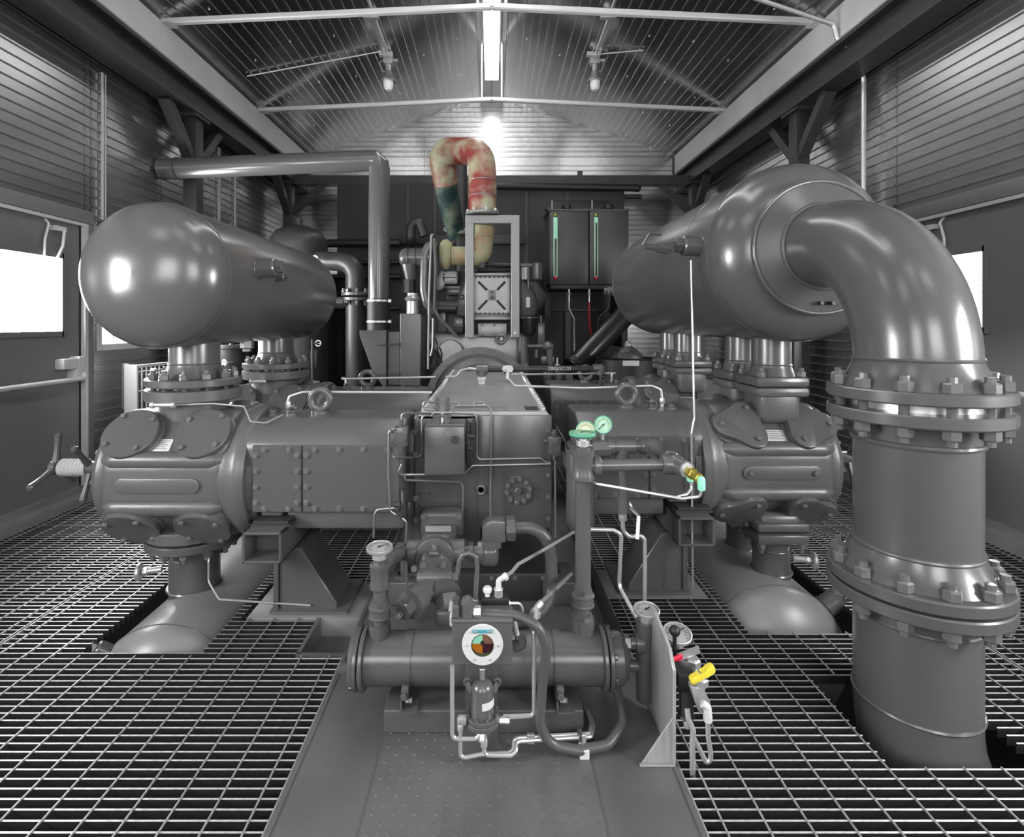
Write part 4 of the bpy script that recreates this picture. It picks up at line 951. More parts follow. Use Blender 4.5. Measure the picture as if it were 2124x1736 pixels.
part(rg, 'sticker', MB().lathe((xr, yr, .155), Z3, [(.0325, 0), (.0318, .02)], 12, arc=1.5, closed=False), paper_m, label='white sticker')
rg.children[-1].matrix_local = Matrix.Translation((0, 0, 0))
part(rg, 'lower_body', MB().cyl((xr, yr, .075), (xr, yr, .105), .022, n=20), paint)
part(rg, 'outlet', MB().hexa((xr, yr-.012, .1), (0, -.7, -1), .011, .035), zinc_m)
part(rg, 'outlet', MB().hexa((xr+.047, yr, .108), (1, 0, 0), .0095, .028), zinc_m)
part(rg, 'outlet', MB().hexa((xr-.047, yr, .11), (-1, 0, 0), .0095, .014), zinc_m)
YT = 1.462
single('instrument_tube', 'bright tube looping from the controller box left corner under the regulator', 'tube', MB().tube([at(938, 1381, YT), at(938, 1532, YT), at(988, 1532, YT), at(1003, 1515, YT)], .0062, 10, .016), steel_m)
tb = thing('instrument_tube', 'bright tube from the regulator left elbow running right along the deck', 'tube', at(955, 1570, YT))
part(tb, 'tube', MB().tube([at(955, 1500, YT), at(955, 1568, YT), at(965, 1571, YT), at(1000, 1564, YT), at(1055, 1562, 1.475), at(1065, 1555, 1.48), at(1066, 1534, 1.5), at(1075, 1530, 1.505), at(1222, 1522, 1.53), at(1226, 1500, 1.6), at(1200, 1440, 1.78)], .0055, 10, .014), steel_m)
part(tb, 'elbow', MB().box(at(948, 1502, YT)+V((0, -.008, 0)), at(968, 1485, YT)+V((0, .01, 0)), .004).hexa(at(955, 1515, YT), Z3, .009, .018), zinc_m)
tb = thing('instrument_tube', 'second bright tube running parallel to the right along the deck', 'tube', at(1005, 1565, YT))
part(tb, 'tube', MB().tube([at(1003, 1540, YT), at(1005, 1566, YT), at(1060, 1567, 1.465), at(1071, 1558, 1.47), at(1071, 1540, 1.49), at(1080, 1537, 1.495), at(1226, 1528, 1.52), at(1232, 1505, 1.6), at(1206, 1440, 1.78)], .0055, 10, .014), steel_m)
part(tb, 'nut', MB().hexa(at(1004, 1548, YT), Z3, .0105, .024), zinc_m)
for px in (1097, 1105, 1212): part(tb, 'clip', MB().box(at(px-4, 1545, 1.5), at(px+4, 1525, 1.5)+V((0, .012, 0)), .002, 1), zinc_m)
# right riser with gauges
xr2, yr2 = .287, 1.7
r2 = thing('riser_pipe', 'tall grey threaded riser pipe carrying the green gauges', 'pipe', (xr2, yr2, .22))
riser(r2, xr2, yr2, [('coupling', .21, .275, .036, 'cyl'), ('hex_nut', .272, .292, .031, 'hex'), ('nipple', .29, .31, .021, 'cyl'), ('union', .31, .352, .036, 'band'), ('hex_nut', .35, .372, .03, 'hex'), ('pipe', .37, .72, .0245, 'cyl'), ('tee', .705, .805, .036, 'band'), ('bushing', .804, .812, .026, 'cyl')])
part(r2, 'tee_branch', MB().lathe((xr2+.02, yr2, .752), (1, 0, 0), [(.024, 0), (.026, .012), (.031, .015), (.031, .032), (.026, .036)], 24), paint)
part(r2, 'cross_pipe', MB().cyl((xr2+.05, yr2, .752), (.555, yr2, .755), .0185, n=24), paint)
part(r2, 'corner_elbow', MB().lathe((.535, yr2, .755), (1, 0, 0), [(.028, 0), (.03, .006), (.03, .03), (.025, .036)], 24).ball((.578, yr2, .755), .032).cyl((.578, yr2, .755), (.578, yr2+.05, .755), .028, n=24).torus((.578, yr2+.05, .755), (0, 1, 0), .026, .006, 24, 6).cyl((.578, yr2, .755), (.595, yr2-.045, .752), .027, n=24), paint)
part(r2, 'return_pipe', MB().cyl((.576, yr2+.04, .755), (.576, 1.95, .755), .0185, n=24), paint)
part(r2, 'far_elbow', MB().ball((.576, 1.95, .755), .031).cyl((.576, 1.91, .755), (.576, 1.935, .755), .032, n=24).cyl((.576, 1.95, .755), (.535, 1.95, .755), .028, n=24), paint)
part(r2, 'far_tee', MB().cyl((.43, 1.95, .755), (.515, 1.95, .755), .026, n=24).cyl((.415, 1.95, .755), (.436, 1.95, .755), .032, n=24).cyl((.5, 1.95, .755), (.545, 1.95, .755), .02, n=24).cyl((.472, 1.95, .755), (.472, 1.95, .70), .026, n=24).hexa((.472, 1.95, .69), (0, 0, -1), .022, .02), paint)
part(r2, 'gauge_block', MB().cyl((.36, 1.95, .75), (.425, 1.95, .752), .034, n=8), paint)
part(r2, 'drop_pipe', MB().cyl((.472, 1.95, .7), (.472, 1.95, .57), .014, n=16), paint)
g1 = gauge((xr2-.002, yr2, .855), (0, .02, 1), .041, green_m, dial_m, 'green-rimmed gauge facing up on top of the right riser', MB().cyl((xr2, yr2, .81), (xr2, yr2, .845), .012, n=14).cyl((xr2, yr2, .815), (xr2, yr2, .833), .021, n=20))
gauge(at(1215, 893, 1.92), (-.05, -1, .12), .034, green_m, dial2_m, 'cream-faced gauge half hidden behind the upward-facing green gauge', MB().cyl((.335, 1.93, .76), (.335, 1.93, .8), .009, n=12), PI+.15)
gauge(at(1251, 881, 1.93), (.05, -1, .05), .032, green_m, dial_m, 'small pale green round gauge facing the viewer', MB().cyl((.398, 1.945, .775), (.398, 1.945, .81), .008, n=12), PI+.75)
part(r2, 'gauge_arm', MB().tube([(.31, 1.93, .79), (.335, 1.93, .765), (.37, 1.94, .755)], .014, 14, .02), paint)
br = thing('relief_fitting', 'brass and steel fitting with mint plastic elbow at the pipe corner', 'fitting', (.6, 1.64, .75))
d0, d1 = V((.594, 1.655, .752)), V((.612, 1.56, .742)); dd = (d1-d0).normalized()
part(br, 'union', MB().cyl(d0-dd*.02, d0+dd*.012, .024, n=8).cyl(d0+dd*.01, d0+dd*.022, .019, n=16), zinc_m)
part(br, 'brass_body', MB().hexa(d0+dd*.018, dd, .0175, .03).cyl(d0+dd*.046, d0+dd*.06, .0135, n=16).hexa(d0+dd*.058, dd, .0155, .02), brass_m, label='brass body')
part(br, 'elbow', MB().ball(d0+dd*.085, .011).cyl(d0+dd*.075, d0+dd*.09, .0095, n=12).hexa(d0+dd*.085, (0, 0, -1), .0115, .03), mint_m, label='mint green plastic elbow')
part(br, 'drain_cap', MB().hexa(d0+dd*.025+V((0, 0, -.008)), (0, 0, -1), .0105, .02), mint_m)
e0 = d0+dd*.085+V((0, 0, -.028))
tb = thing('sensing_tube', 'thin bright tube sagging left from the brass fitting past the riser', 'tube', e0+V((0, 0, -.08)))
part(tb, 'tube', MB().tube([e0, at(1453, 1030, 1.575), at(1415, 1034, 1.58), at(1240, 1004, 1.66), at(1225, 998, 1.7)], .0042, 8, .014), steel_m)
part(tb, 'side_tube', MB().tube([at(1433, 1000, 1.63), at(1434, 1012, 1.63), at(1425, 1025, 1.61), at(1405, 1030, 1.59)], .004, 8, .012), steel_m)
# oil filter canister
of = thing('oil_filter', 'tall grey oil filter canister behind the right riser', 'filter', (.345, 2.1, .38))
part(of, 'canister', MB().lathe((.345, 2.1, .385), Z3, [(0, -.01), (.03, -.005), (.05, .02), (.055, .035), (.055, .32), (.05, .33)], 36), paint)
part(of, 'head', MB().disc((.345, 2.1, .7), Z3, .06, .035, 36, .1).box((.31, 2.06, .73), (.4, 2.14, .775), .012), paint)
part(of, 'wire_bail', MB().tube([(.29, 2.05, .72), (.27, 2.05, .77), (.25, 2.08, .8)], .004, 8, .01), black_m)
part(of, 'mounting_arm', MB().box((.3, 2.13, .6), (.36, 2.36, .64), .01), paint)
# needle valve with curved silver tubes
dv = thing('drain_valve', 'small grey needle valve with chained lever above the curved silver tube', 'valve', (.472, 1.95, .48))
part(dv, 'body', MB().cyl((.472, 1.95, .515), (.472, 1.95, .575), .019, n=18), paint)
part(dv, 'ferrule', MB().hexa((.472, 1.95, .488), Z3, .016, .024), zinc_m)
part(dv, 'lever', MB().torus((.498, 1.94, .545), (1, 0, .3), .012, .004, 14, 6).bar((.5, 1.94, .535), (.522, 1.92, .515), .012, .004).bar((.522, 1.92, .515), (.512, 1.9, .44), .012, .004), zinc_m)
single('drain_tube', 'silver S-bent drain tube dropping from the needle valve', 'tube', MB().tube([(.472, 1.95, .49), (.474, 1.95, .45), (.5, 1.95, .425), (.535, 1.95, .435), (.552, 1.95, .42), (.55, 1.94, .3), (.545, 1.93, .17)], .0078, 12, .03), steel_m)
single('drain_tube', 'silver tube arching from the riser and bending down to the deck', 'tube', MB().tube([at(1225, 1098, 1.9), at(1272, 1099, 1.9), at(1289, 1108, 1.9), at(1284, 1215, 1.92), at(1330, 1300, 1.78)], .0072, 12, .03), steel_m)
single('floor_pipe', 'dark pipe lying on the deck edge running towards the right pedestal', 'pipe', MB().cyl((.47, 2.1, .028), (.47, 3.1, .028), .021, n=18).cyl((.47, 2.08, .028), (.47, 2.12, .028), .028, n=18).bar((.33, 2.02, .03), (.49, 1.95, .03), .03, .02), paint_dk)
# cooler outlet piping, shield plate and valves
cp = thing('cooler_outlet', 'grey unions and pipes leaving the right end of the cooler behind the plate', 'pipe', (.44, 1.68, .08))
part(cp, 'upper_nipple', MB().cyl((.37, 1.68, .205), (.48, 1.68, .205), .018, n=18).hexa((.385, 1.68, .205), (1, 0, 0), .029, .022).hexa((.41, 1.68, .205), (1, 0, 0), .026, .02).cyl((.445, 1.68, .205), (.47, 1.68, .205), .03, n=24), paint)
part(cp, 'upper_tee', MB().cyl((.478, 1.68, .16), (.478, 1.68, .272), .025, n=24).cyl((.478, 1.68, .235), (.478, 1.68, .275), .03, n=24), paint)
part(cp, 'lower_pipe', MB().cyl((.37, 1.68, .135), (.485, 1.68, .135), .0165, n=18).hexa((.388, 1.68, .135), (1, 0, 0), .027, .018), paint)
part(cp, 'drop_leg', MB().cyl((.475, 1.68, .16), (.475, 1.68, .03), .026, n=20), paint)
gauge((.48, 1.676, .312), (0, -.12, 1), .039, zinc_m, dialw_m, 'chrome dial gauge facing up behind the steel shield plate', MB().hexa((.48, 1.68, .272), Z3, .022, .025))
sp_ = thing('shield_plate', 'upright scratched steel plate with triangular foot gusset at right', 'plate', (.495, 1.55, 0))
part(sp_, 'plate', MB().prism([(1.462, 0), (1.675, 0), (1.675, .325), (1.645, .33), (1.5, .3), (1.462, .26)], (.49, 0, 0), (0, 1, 0), (0, 0, 1), (.009, 0, 0), .001, 1), stainless_m)
part(sp_, 'gusset', MB().prism([(0, 0), (-.088, 0), (0, .13)], (.492, 1.466, 0), (1, 0, 0), (0, 0, 1), (0, .006, 0), .001, 1), stainless_m)
part(sp_, 'weld_bead', MB().tube([(.4, 1.463, .003), (.43, 1.462, .004), (.46, 1.463, .003), (.495, 1.462, .004)], .005, 8, 0), alu_m)
bv = thing('ball_valve', 'small ball valve with red-tipped lever behind the plate', 'valve', (.57, 1.58, .15))
part(bv, 'flange_plate', MB().box((.5, 1.52, .195), (.6, 1.6, .203), .003, 1), zinc_m)
part(bv, 'hex_cap', MB().hexa((.58, 1.56, .203), Z3, .022, .03), zinc_m)
lv = part(bv, 'lever', MB().bar((.535, 1.545, .245), (.6, 1.565, .255), .004, .022), zinc_m)
part(lv, 'grip', MB().bar((.5, 1.53, .237), (.545, 1.548, .247), .012, .018, bev=.004), red_m, label='red lever grip')
part(bv, 'black_knob', MB().ball((.535, 1.58, .3), .016).cyl((.535, 1.58, .22), (.535, 1.58, .295), .006, n=10), black_m)
gauge((.56, 1.63, .265), (0, -.25, 1), .042, zinc_m, dialw_m, 'chrome gauge half hidden right of the shield plate', MB().hexa((.56, 1.63, .225), Z3, .018, .02))
so = thing('solenoid_valve', 'black solenoid valve block beside the shield plate', 'valve', (.525, 1.5, .1))
part(so, 'block', MB().box((.508, 1.47, .2), (.555, 1.53, .245), .004), black_m)
part(so, 'coil', MB().cyl((.531, 1.475, .125), (.531, 1.475, .2), .019, n=20).torus((.531, 1.475, .13), Z3, .019, .004, 20, 6), black_m)
part(so, 'port_face', MB().cyl((.548, 1.468, .222), (.548, 1.47, .222), .012, n=16), zinc_m)
part(so, 'nut', MB().hexa((.531, 1.47, .1), Z3, .0095, .026), zinc_m)
yv = thing('needle_valve', 'steel block valve with yellow bow-tie handle over the right grating', 'valve', (.575, 1.46, .1))
hd = at(1455, 1397, 1.46)
part(yv, 'handle', MB().prism([(-.032, -.02), (-.024, -.023), (-.006, -.014), (.0, -.007), (.006, -.006), (.012, -.002), (.018, .0), (.03, .006), (.034, .012), (.033, .022), (.026, .027), (.012, .02), (.006, .012), (.0, .006), (-.006, .004), (-.012, .002), (-.028, -.006), (-.033, -.012)], hd+V((0, -.012, 0)), (1, 0, 0), (0, 0, 1), (0, .02, 0), .002), yellow_m, label='yellow handle')
part(yv, 'stem', MB().cyl(hd+V((0, 0, -.05)), hd+V((0, 0, .005)), .009, n=14).hexa(hd+V((0, 0, -.032)), Z3, .018, .02), zinc_m)
bl = at(1452, 1445, 1.46)
part(yv, 'block', MB().prism([(-.03, .035), (.005, .03), (.025, -.01), (.02, -.035), (-.005, -.038), (-.02, 0)], bl+V((0, -.012, 0)), (1, 0, 0), (0, 0, 1), (0, .03, 0), .003), zinc_m)
part(yv, 'elbow', MB().tube([at(1456, 1458, 1.45), at(1467, 1466, 1.45), at(1468, 1482, 1.45)], .011, 14, .012).hexa(at(1468, 1496, 1.45), Z3, .012, .02), white_m)
single('drain_tube', 'silver V-bent tube dropping from the yellow-handled valve', 'tube', MB().tube([at(1468, 1490, 1.45), at(1469, 1530, 1.45), at(1474, 1560, 1.45), at(1474, 1575, 1.45), at(1465, 1582, 1.45), at(1438, 1528, 1.45), at(1437, 1520, 1.45)], .0065, 12, .012), steel_m)
single('drain_tube', 'silver straight tube from the solenoid down through the grating', 'tube', MB().tube([at(1425, 1468, 1.46), at(1427, 1490, 1.455), at(1438, 1515, 1.45), at(1436, 1540, 1.45), at(1437, 1640, 1.45)], .0075, 12, .02), steel_m)
# ---- lubricator and fine tubing on the crankcase front
K = lambda x, y, Y=2.28: at(780+x/3.945, 740+y/3.945, Y)
lu = thing('lubricator_box', 'grey force-feed lubricator box with twin pumps on the crankcase front', 'lubricator', at(928, 985, 2.24))
part(lu, 'tank', MB().box(at(880, 985, 2.2), at(964, 884, 2.2)+V((0, .14, 0)), .006), paint)
part(lu, 'lid', MB().box(at(883, 886, 2.2)+V((0, -.003, 0)), at(964, 880, 2.2)+V((.002, .14, 0)), .003, 1), paint)
e = at(944, 912, 2.195); em = part(lu, 'emblem', MB().ring(e, (0, -1, 0), .016, .012, .003, 24), black_m)
part(em, 'letter', MB().tube([e+V((-.004, -.002, -.007)), e+V((-.004, -.002, .005)), e+V((.004, -.002, .007)), e+V((.005, -.002, -.006))], .0018, 6, .003), black_m)
for k in range(6): part(lu, 'vent_louvre', MB().bar(at(925, 892+k*2.8, 2.198), at(938, 892+k*2.8, 2.198), .002, .002), alu_m)
for px in (906, 928):
    p = at(px, 880, 2.25)
    pu = part(lu, 'pump_element', MB().cyl(p, p+V((0, 0, .04)), .017, n=14).hexa(p+V((0, 0, .03)), Z3, .02, .014), paint)
    part(pu, 'cap', MB().cyl(p+V((0, 0, .055)), p+V((0, 0, .11)), .0085, n=12).hexa(p+V((0, 0, .062)), Z3, .013, .016).hexa(p+V((0, 0, .09)), Z3, .011, .012), paint)
part(lu, 'glass_sight', MB().cyl(at(917, 876, 2.24), at(917, 866, 2.24), .006, n=10), white_m)
part(lu, 'side_pump', MB().cyl(at(980, 900, 2.26), at(980, 876, 2.26), .012, n=14).hexa(at(980, 873, 2.26), Z3, .016, .012).box(at(966, 965, 2.26), at(976, 900, 2.26)+V((0, .04, 0)), .004).cyl(at(972, 905, 2.24), at(985, 905, 2.24), .01, n=12).cyl(at(972, 930, 2.24), at(982, 930, 2.24), .009, n=12), paint_dk)
for (px, py, w_, h_, lab) in ((832, 905, .052, .078, 'left grey divider block with round cap at the crankcase corner'), (1150, 925, .052, .078, 'right grey divider block with round cap at the crankcase corner')):
    c = at(px, py, 2.15 if px < 900 else 2.27)
    t = thing('divider_block', lab, 'valve block', c+V((0, 0, -h_/2)))
    part(t, 'block', MB().box(c+V((-w_/2, -.02, -h_/2)), c+V((w_/2, .025, h_/2)), .004), paint)
    part(t, 'cap', MB().cyl(c+V((.004, -.021, 0)), c+V((.004, -.026, 0)), .02, n=8), paint)
    for q in (-1, 1):
        for p_ in (-1, 1): place(t, 'screw', 'dvs', lambda m: m.cyl((0, 0, 0), (0, 0, .002), .0035, n=8), black_m, c+V((q*w_*.38, -.02, p_*h_*.4)), (0, -1, 0))
    part(t, 'fitting', MB().cyl(c+V((0, 0, h_/2)), c+V((0, 0, h_/2+.03)), .009, n=10).hexa(c+V((0, 0, h_/2+.008)), Z3, .013, .012).hexa(c+V((0, 0, -h_/2)), (0, 0, -1), .009, .02).hexa(c+V((-.03, 0, .02)), (-1, 0, 0), .008, .014), paint)
paths = [('thin lube line looping left of the lubricator box', [(450, 470), (375, 490), (375, 800), (340, 825), (150, 825), (135, 810)]),
 ('thin lube line crossing the crankcase front below the lubricator', [(210, 880), (170, 965), (720, 960), (790, 890), (1430, 875)]),
 ('thin lube line stepping down to the pump cover on the crankcase front', [(235, 960), (235, 1010), (690, 1025), (712, 1060), (708, 1450)]),
 ('thin lube line from the pumps across to the right divider block', [(620, 460), (800, 465), (825, 500), (825, 820), (850, 840), (1350, 830), (1380, 855), (1430, 870)]),
 ('long vertical lube line down the middle of the crankcase front', [(640, 405), (910, 400), (938, 430), (938, 1320)]),
 ('thin lube line from the left divider block up to the pumps', [(210, 560), (210, 470), (240, 460), (450, 465)]),
 ('thin lube line down the left edge of the crankcase', [(150, 590), (105, 610), (100, 960), (115, 1260), (160, 1290)]),
 ('short lube line bending left below the left divider block', [(215, 1100), (215, 1230), (10, 1250), (-15, 1290), (-20, 1480)]),
 ('thin lube line dropping from the right divider block', [(1465, 850), (1470, 1480)]),
 ('small lube loop beside the pump elements', [(480, 370), (400, 365), (380, 400), (400, 430), (470, 440)]),
 ('thin lube line dropping past the oil pump at left', [(215, 1320), (250, 1350), (250, 1900), (262, 2150)])]
for lab, pts in paths: single('lube_line', lab, 'tube', MB().tube([K(x, y, 2.3 if x > 300 else 2.15) for x, y in pts], .0046, 8, .016), mat('lube_tube', .3, .35, .7))
mf = thing('tube_manifold', 'small grey tubing manifold at the lower left crankcase corner', 'fitting', K(220, 1300, 2.16))
part(mf, 'body', MB().cyl(K(225, 1100, 2.16), K(225, 1330, 2.16), .012, n=12).hexa(K(225, 1110, 2.16), Z3, .014, .016).hexa(K(215, 1300, 2.16), Z3, .016, .018).cyl(K(150, 1210, 2.14), K(200, 1210, 2.14), .012, n=12).box(K(240, 1320, 2.17), K(290, 1180, 2.19), .003), paint_dk)
# bright tubes to the lifting-eye fittings
def btube(lab, pts, Y, r=.006):
    t = thing('vent_tube', lab, 'tube', at(*pts[-1], Y))
    part(t, 'tube', MB().tube([at(x, y, Y) for x, y in pts], r, 10, .02), steel_m)
    e = at(*pts[0], Y)
    part(t, 'fitting', MB().hexa(e+V((0, 0, -.03)), Z3, .0125, .03).cyl(e+V((0, 0, -.06)), e+V((0, 0, -.03)), .009, n=10), zinc_m)
btube('bright vent tube along the front left guide to the crankcase', [(598, 832), (600, 822), (628, 813), (896, 814)], 2.45)
btube('bright vent tube along the rear left guide to the crankcase', [(717, 795), (716, 783), (705, 786), (904, 782)], 3.33, .007)
btube('bright vent tube along the front right guide past the lifting eye', [(1373, 825), (1371, 808), (1352, 800), (1210, 805), (1068, 800), (1055, 785)], 2.62)
btube('bright vent tube along the rear right guide above the crankcase', [(1269, 785), (1268, 774), (1283, 774), (1060, 777), (1053, 772)], 3.7, .007)
hp = thing('header_pipe', 'black stencilled header pipe with elbow behind the crankcase top', 'pipe', at(1245, 840, 3.6))
part(hp, 'pipe', MB().tube([at(1012, 766, 3.6), at(1246, 764, 3.6), at(1246, 846, 3.6)], .021, 16, .0), mat('black_iron_pipe', .03, .4))
part(hp, 'elbow', MB().cyl(at(1230, 764, 3.6), at(1246, 764, 3.6), .028).ball(at(1246, 764, 3.6), .029).cyl(at(1246, 764, 3.6), at(1246, 777, 3.6), .028), paint)
part(hp, 'coupling', MB().cyl(at(1086, 765, 3.6), at(1096, 765, 3.6), .028).cyl(at(1046, 765, 3.6), at(1060, 765, 3.6), .032), paint_dk)
part(hp, 'bushing', MB().cyl(at(1048, 765, 3.57), at(1058, 765, 3.5), .024, n=8).cyl(at(1053, 772, 3.5), at(1053, 786, 3.5), .01, n=10), white_m)
bc_ = thing('breather_tee', 'grey breather tee with stacked nuts on the crankcase cover', 'fitting', at(998, 808, 3.45))
part(bc_, 'tee', MB().cyl(at(988, 766, 3.45), at(1012, 766, 3.45), .03, n=20).cyl(at(999, 766, 3.45), at(999, 780, 3.45), .03, n=20), paint)
part(bc_, 'nuts', MB().hexa(at(999, 788, 3.45), Z3, .03, .025).hexa(at(999, 797, 3.45), Z3, .022, .03).cyl(at(999, 808, 3.45), at(999, 797, 3.45), .016), zinc_m)
part(bc_, 'side_tube', MB().tube([at(988, 766, 3.45), at(972, 764, 3.45), at(955, 768, 3.45), at(948, 780, 3.45), at(925, 782, 3.45)], .008, 10, .03), steel_m)
tx = bpy.data.curves.new('stencil', 'FONT'); tx.body = 'ZB0JGC/21'; tx.size = .034; tx.extrude = .0005
to = bpy.data.objects.new('stencil', tx); COL.objects.link(to)
dgm = to.evaluated_get(bpy.context.evaluated_depsgraph_get()); me = bpy.data.meshes.new_from_object(dgm)
bpy.data.objects.remove(to)
so_ = link('stencil', me, white_m, hp); p = at(1136, 768, 3.577)-root_loc(hp)
so_.matrix_local = Matrix.Translation(p) @ Matrix.Rotation(PI/2, 4, 'X'); so_['label'] = 'white stencilled characters'
# long sampling tube from the right tank
sl_ = single('sampling_tube', 'long thin vertical tube dropping from the right tank to the grating', 'tube', MB().tube([at(1433, 540, 2.37), at(1440, 868, 2.34), at(1434, 898, 2.33), at(1437, 1226, 2.33)], .0048, 8, .02), steel_m)
# ================================================================ engine and the far end
def two_tone(name, c0, c1, sc, lo=.42, hi=.6, rough=.6, stretch=None):
    m = mat(name, c0, rough, bump=.25, bscale=18)
    nt = m.node_tree; b = nt.nodes['Principled BSDF']
    tc = nt.nodes.new('ShaderNodeTexCoord'); n = nt.nodes.new('ShaderNodeTexNoise'); n.inputs['Scale'].default_value = sc; n.inputs['Detail'].default_value = 5
    r = nt.nodes.new('ShaderNodeValToRGB'); r.color_ramp.elements[0].position = lo; r.color_ramp.elements[1].position = hi
    r.color_ramp.elements[0].color = (*c0, 1); r.color_ramp.elements[1].color = (*c1, 1)
    nt.links.new(tc.outputs['Object'], n.inputs['Vector']); nt.links.new(n.outputs['Fac'], r.inputs[0]); nt.links.new(r.outputs[0], b.inputs['Base Color'])
    return m
ex_a = two_tone('insulation_red_cream', (.21, .035, .03), (.36, .36, .24), 5.5, .42, .64, .45)
ex_b = two_tone('insulation_teal', (.015, .04, .04), (.2, .22, .16), 6, .38, .72, .5)
ex_c = two_tone('insulation_cream', (.44, .27, .17), (.42, .42, .26), 7, .3, .55)
e1 = thing('exhaust_pipe', 'red and cream insulated exhaust pipe bending over above the engine', 'exhaust pipe', at(1001, 440, 4.55))
part(e1, 'upper_bend', MB().tube([at(1001, 442, 4.55), at(1001, 425, 4.55), at(1001, 375, 4.55), at(998, 315, 4.62), at(912, 312, 4.95), at(924, 372, 5.1), at(926, 382, 5.12)], .118, 28, .24, 10), ex_a, smooth=60)
part(e1, 'lower_leg', MB().tube([at(922, 362, 5.08), at(929, 405, 5.2), at(938, 450, 5.35), at(946, 488, 5.5)], .1, 28, 0, radii=[.114, .108, .1, .088]), ex_b, smooth=60)
for y in (376, 408): part(e1, 'wire_band', MB().torus(at(1001, y, 4.55), Z3, .119, .004, 32, 6), alu_m)
f = part(e1, 'base_flange', MB().disc(at(1001, 447, 4.55), Z3, .145, .025, 36, .2), alu_m)
bolts(f, 'bolt', 'exb', lambda m: m.hexa((0, 0, 0), Z3, .016, .022), zinc_m, at(1001, 441, 4.55), Z3, .125, 8, .3)
part(e1, 'saddle_ring', MB().ring(at(946, 480, 5.5), (.1, -.3, 1), .13, .1, .03, 28), zinc_m)
e2 = thing('exhaust_elbow', 'cream insulated exhaust elbow with flexible bellows inside the guard frame', 'exhaust pipe', at(1001, 545, 4.7))
part(e2, 'bellows', MB().lathe(at(1005, 492, 4.66), Z3, [(.083+.004*(k % 2), k*.0085) for k in range(15)], 28), ex_c)
part(e2, 'elbow', MB().tube([at(1005, 490, 4.68), at(1004, 500, 4.68), at(1000, 535, 4.68), at(965, 531, 4.68), at(938, 531, 4.68)], .082, 24, .11, 8, radii=None), ex_c, smooth=60)
part(e2, 'turbine_case', MB().tube([at(926, 558, 4.7), at(925, 548, 4.7), at(925, 535, 4.7), at(925, 515, 4.7), at(925, 505, 4.7), at(924, 497, 4.7)], .055, 20, 0, radii=[.02, .05, .062, .062, .055, .02]), ex_c, smooth=60)
part(e2, 'lagging_wire', MB().torus(at(942, 531, 4.68), (1, 0, 0), .08, .006, 24, 6).torus(at(1005, 491, 4.67), Z3, .086, .007, 24, 6), tan_m)
st = thing('exhaust_stack', 'dark vertical exhaust stack rising behind the insulated bend', 'stack', at(956, 480, 5.9))
part(st, 'pipe', MB().cyl(V((at(956, 480, 5.9).x, 5.9, .5)), at(956, 302, 5.9), .068, n=24), paint_dk)
part(st, 'cap', MB().lathe(at(956, 303, 5.9), Z3, [(.068, 0), (.05, .03), (0, .04)], 24), paint_dk)
gf = thing('guard_frame', 'light grey rectangular steel frame standing around the exhaust and cover', 'frame', at(1021, 700, 4.5))
for (a, b) in ((965, 983), (1060, 1078)): part(gf, 'upright', MB().box(at(a, 700, 4.47), at(b, 447, 4.47)+V((0, .06, 0)), .004, 1), frame_m)
part(gf, 'top_rail', MB().box(at(965, 463, 4.468), at(1078, 446, 4.468)+V((0, .06, 0)), .004, 1), frame_m)
part(gf, 'bolt', MB().hexa(at(1069, 691, 4.47), (0, -1, 0), .014, .01), zinc_m)
YE = 4.62
en = thing('gas_engine', 'grey gas engine with X-ribbed cover behind the crankcase', 'engine', (-.05, 5.4, 0))
part(en, 'block', MB().box(at(905, 800, YE+.2), at(1090, 640, YE+.2)+V((0, 1.6, 0)), .03), paint)
part(en, 'upper_block', MB().box(at(925, 650, YE+.25), at(1080, 560, YE+.25)+V((0, 1.3, 0)), .03), paint_dk)
part(en, 'flywheel_face', MB().box(at(893, 770, YE+.05), at(1098, 690, YE+.05)+V((0, .2, 0)), .05, 3), alu_m)
c0, c1 = at(982, 658, YE), at(1059, 566, YE)
ic = part(en, 'cooler_box', MB().box(c0, c1+V((0, .3, 0)), .006), alu_m)
cv = part(en, 'cover_plate', MB().box(at(983, 650, YE-.012), at(1058, 574, YE-.012)+V((0, .012, 0)), .003, 1), alu_m, label='square cover with X rib')
cm = at(1021, 612, YE-.012)
for (px, py) in ((992, 584), (1048, 584), (992, 642), (1048, 642)):
    q = at(px, py, YE-.012); d = (cm-q).normalized()
    part(cv, 'x_rib', MB().bar(q+V((0, -.003, 0)), cm-d*.06+V((0, -.003, 0)), .02, .014, (0, 1, 0), .004), black_m)
part(cv, 'centre_boss', MB().box(cm+V((-.03, -.012, -.045)), cm+V((.03, 0, .045)), .006), alu_m)
part(cv, 'centre_badge', MB().box(cm+V((-.016, -.015, -.033)), cm+V((.016, -.011, .033)), .003), paint)
for py in (575, 650):
    for k in range(8): place(cv, 'bolt', 'icb', lambda m: m.hexa((0, 0, 0), Z3, .01, .01), paint_dk, at(987+k*9.5, py, YE-.012), (0, -1, 0))
for (y0, y1) in ((572, 566), (664, 657)): part(en, 'cover_rail', MB().box(at(981, y0, YE-.02), at(1060, y1, YE-.02)+V((0, .05, 0)), .006), alu_m)
lp2 = part(en, 'lower_plate', MB().box(at(991, 698, YE), at(1051, 671, YE)+V((0, .04, 0)), .004), alu_m)
for px in (1000, 1025):
    for py in (674, 694): place(lp2, 'bolt', 'bc', bolt_cover, zinc_m, at(px, py, YE), (0, -1, 0))
part(en, 'housing_left', MB().prism([(0, 0), (.14, -.02), (.14, .37), (.09, .33), (.03, .22), (0, .12)], at(946, 655, YE+.02), (1, 0, 0), (0, 0, 1), (0, .3, 0), .02, 3), paint)
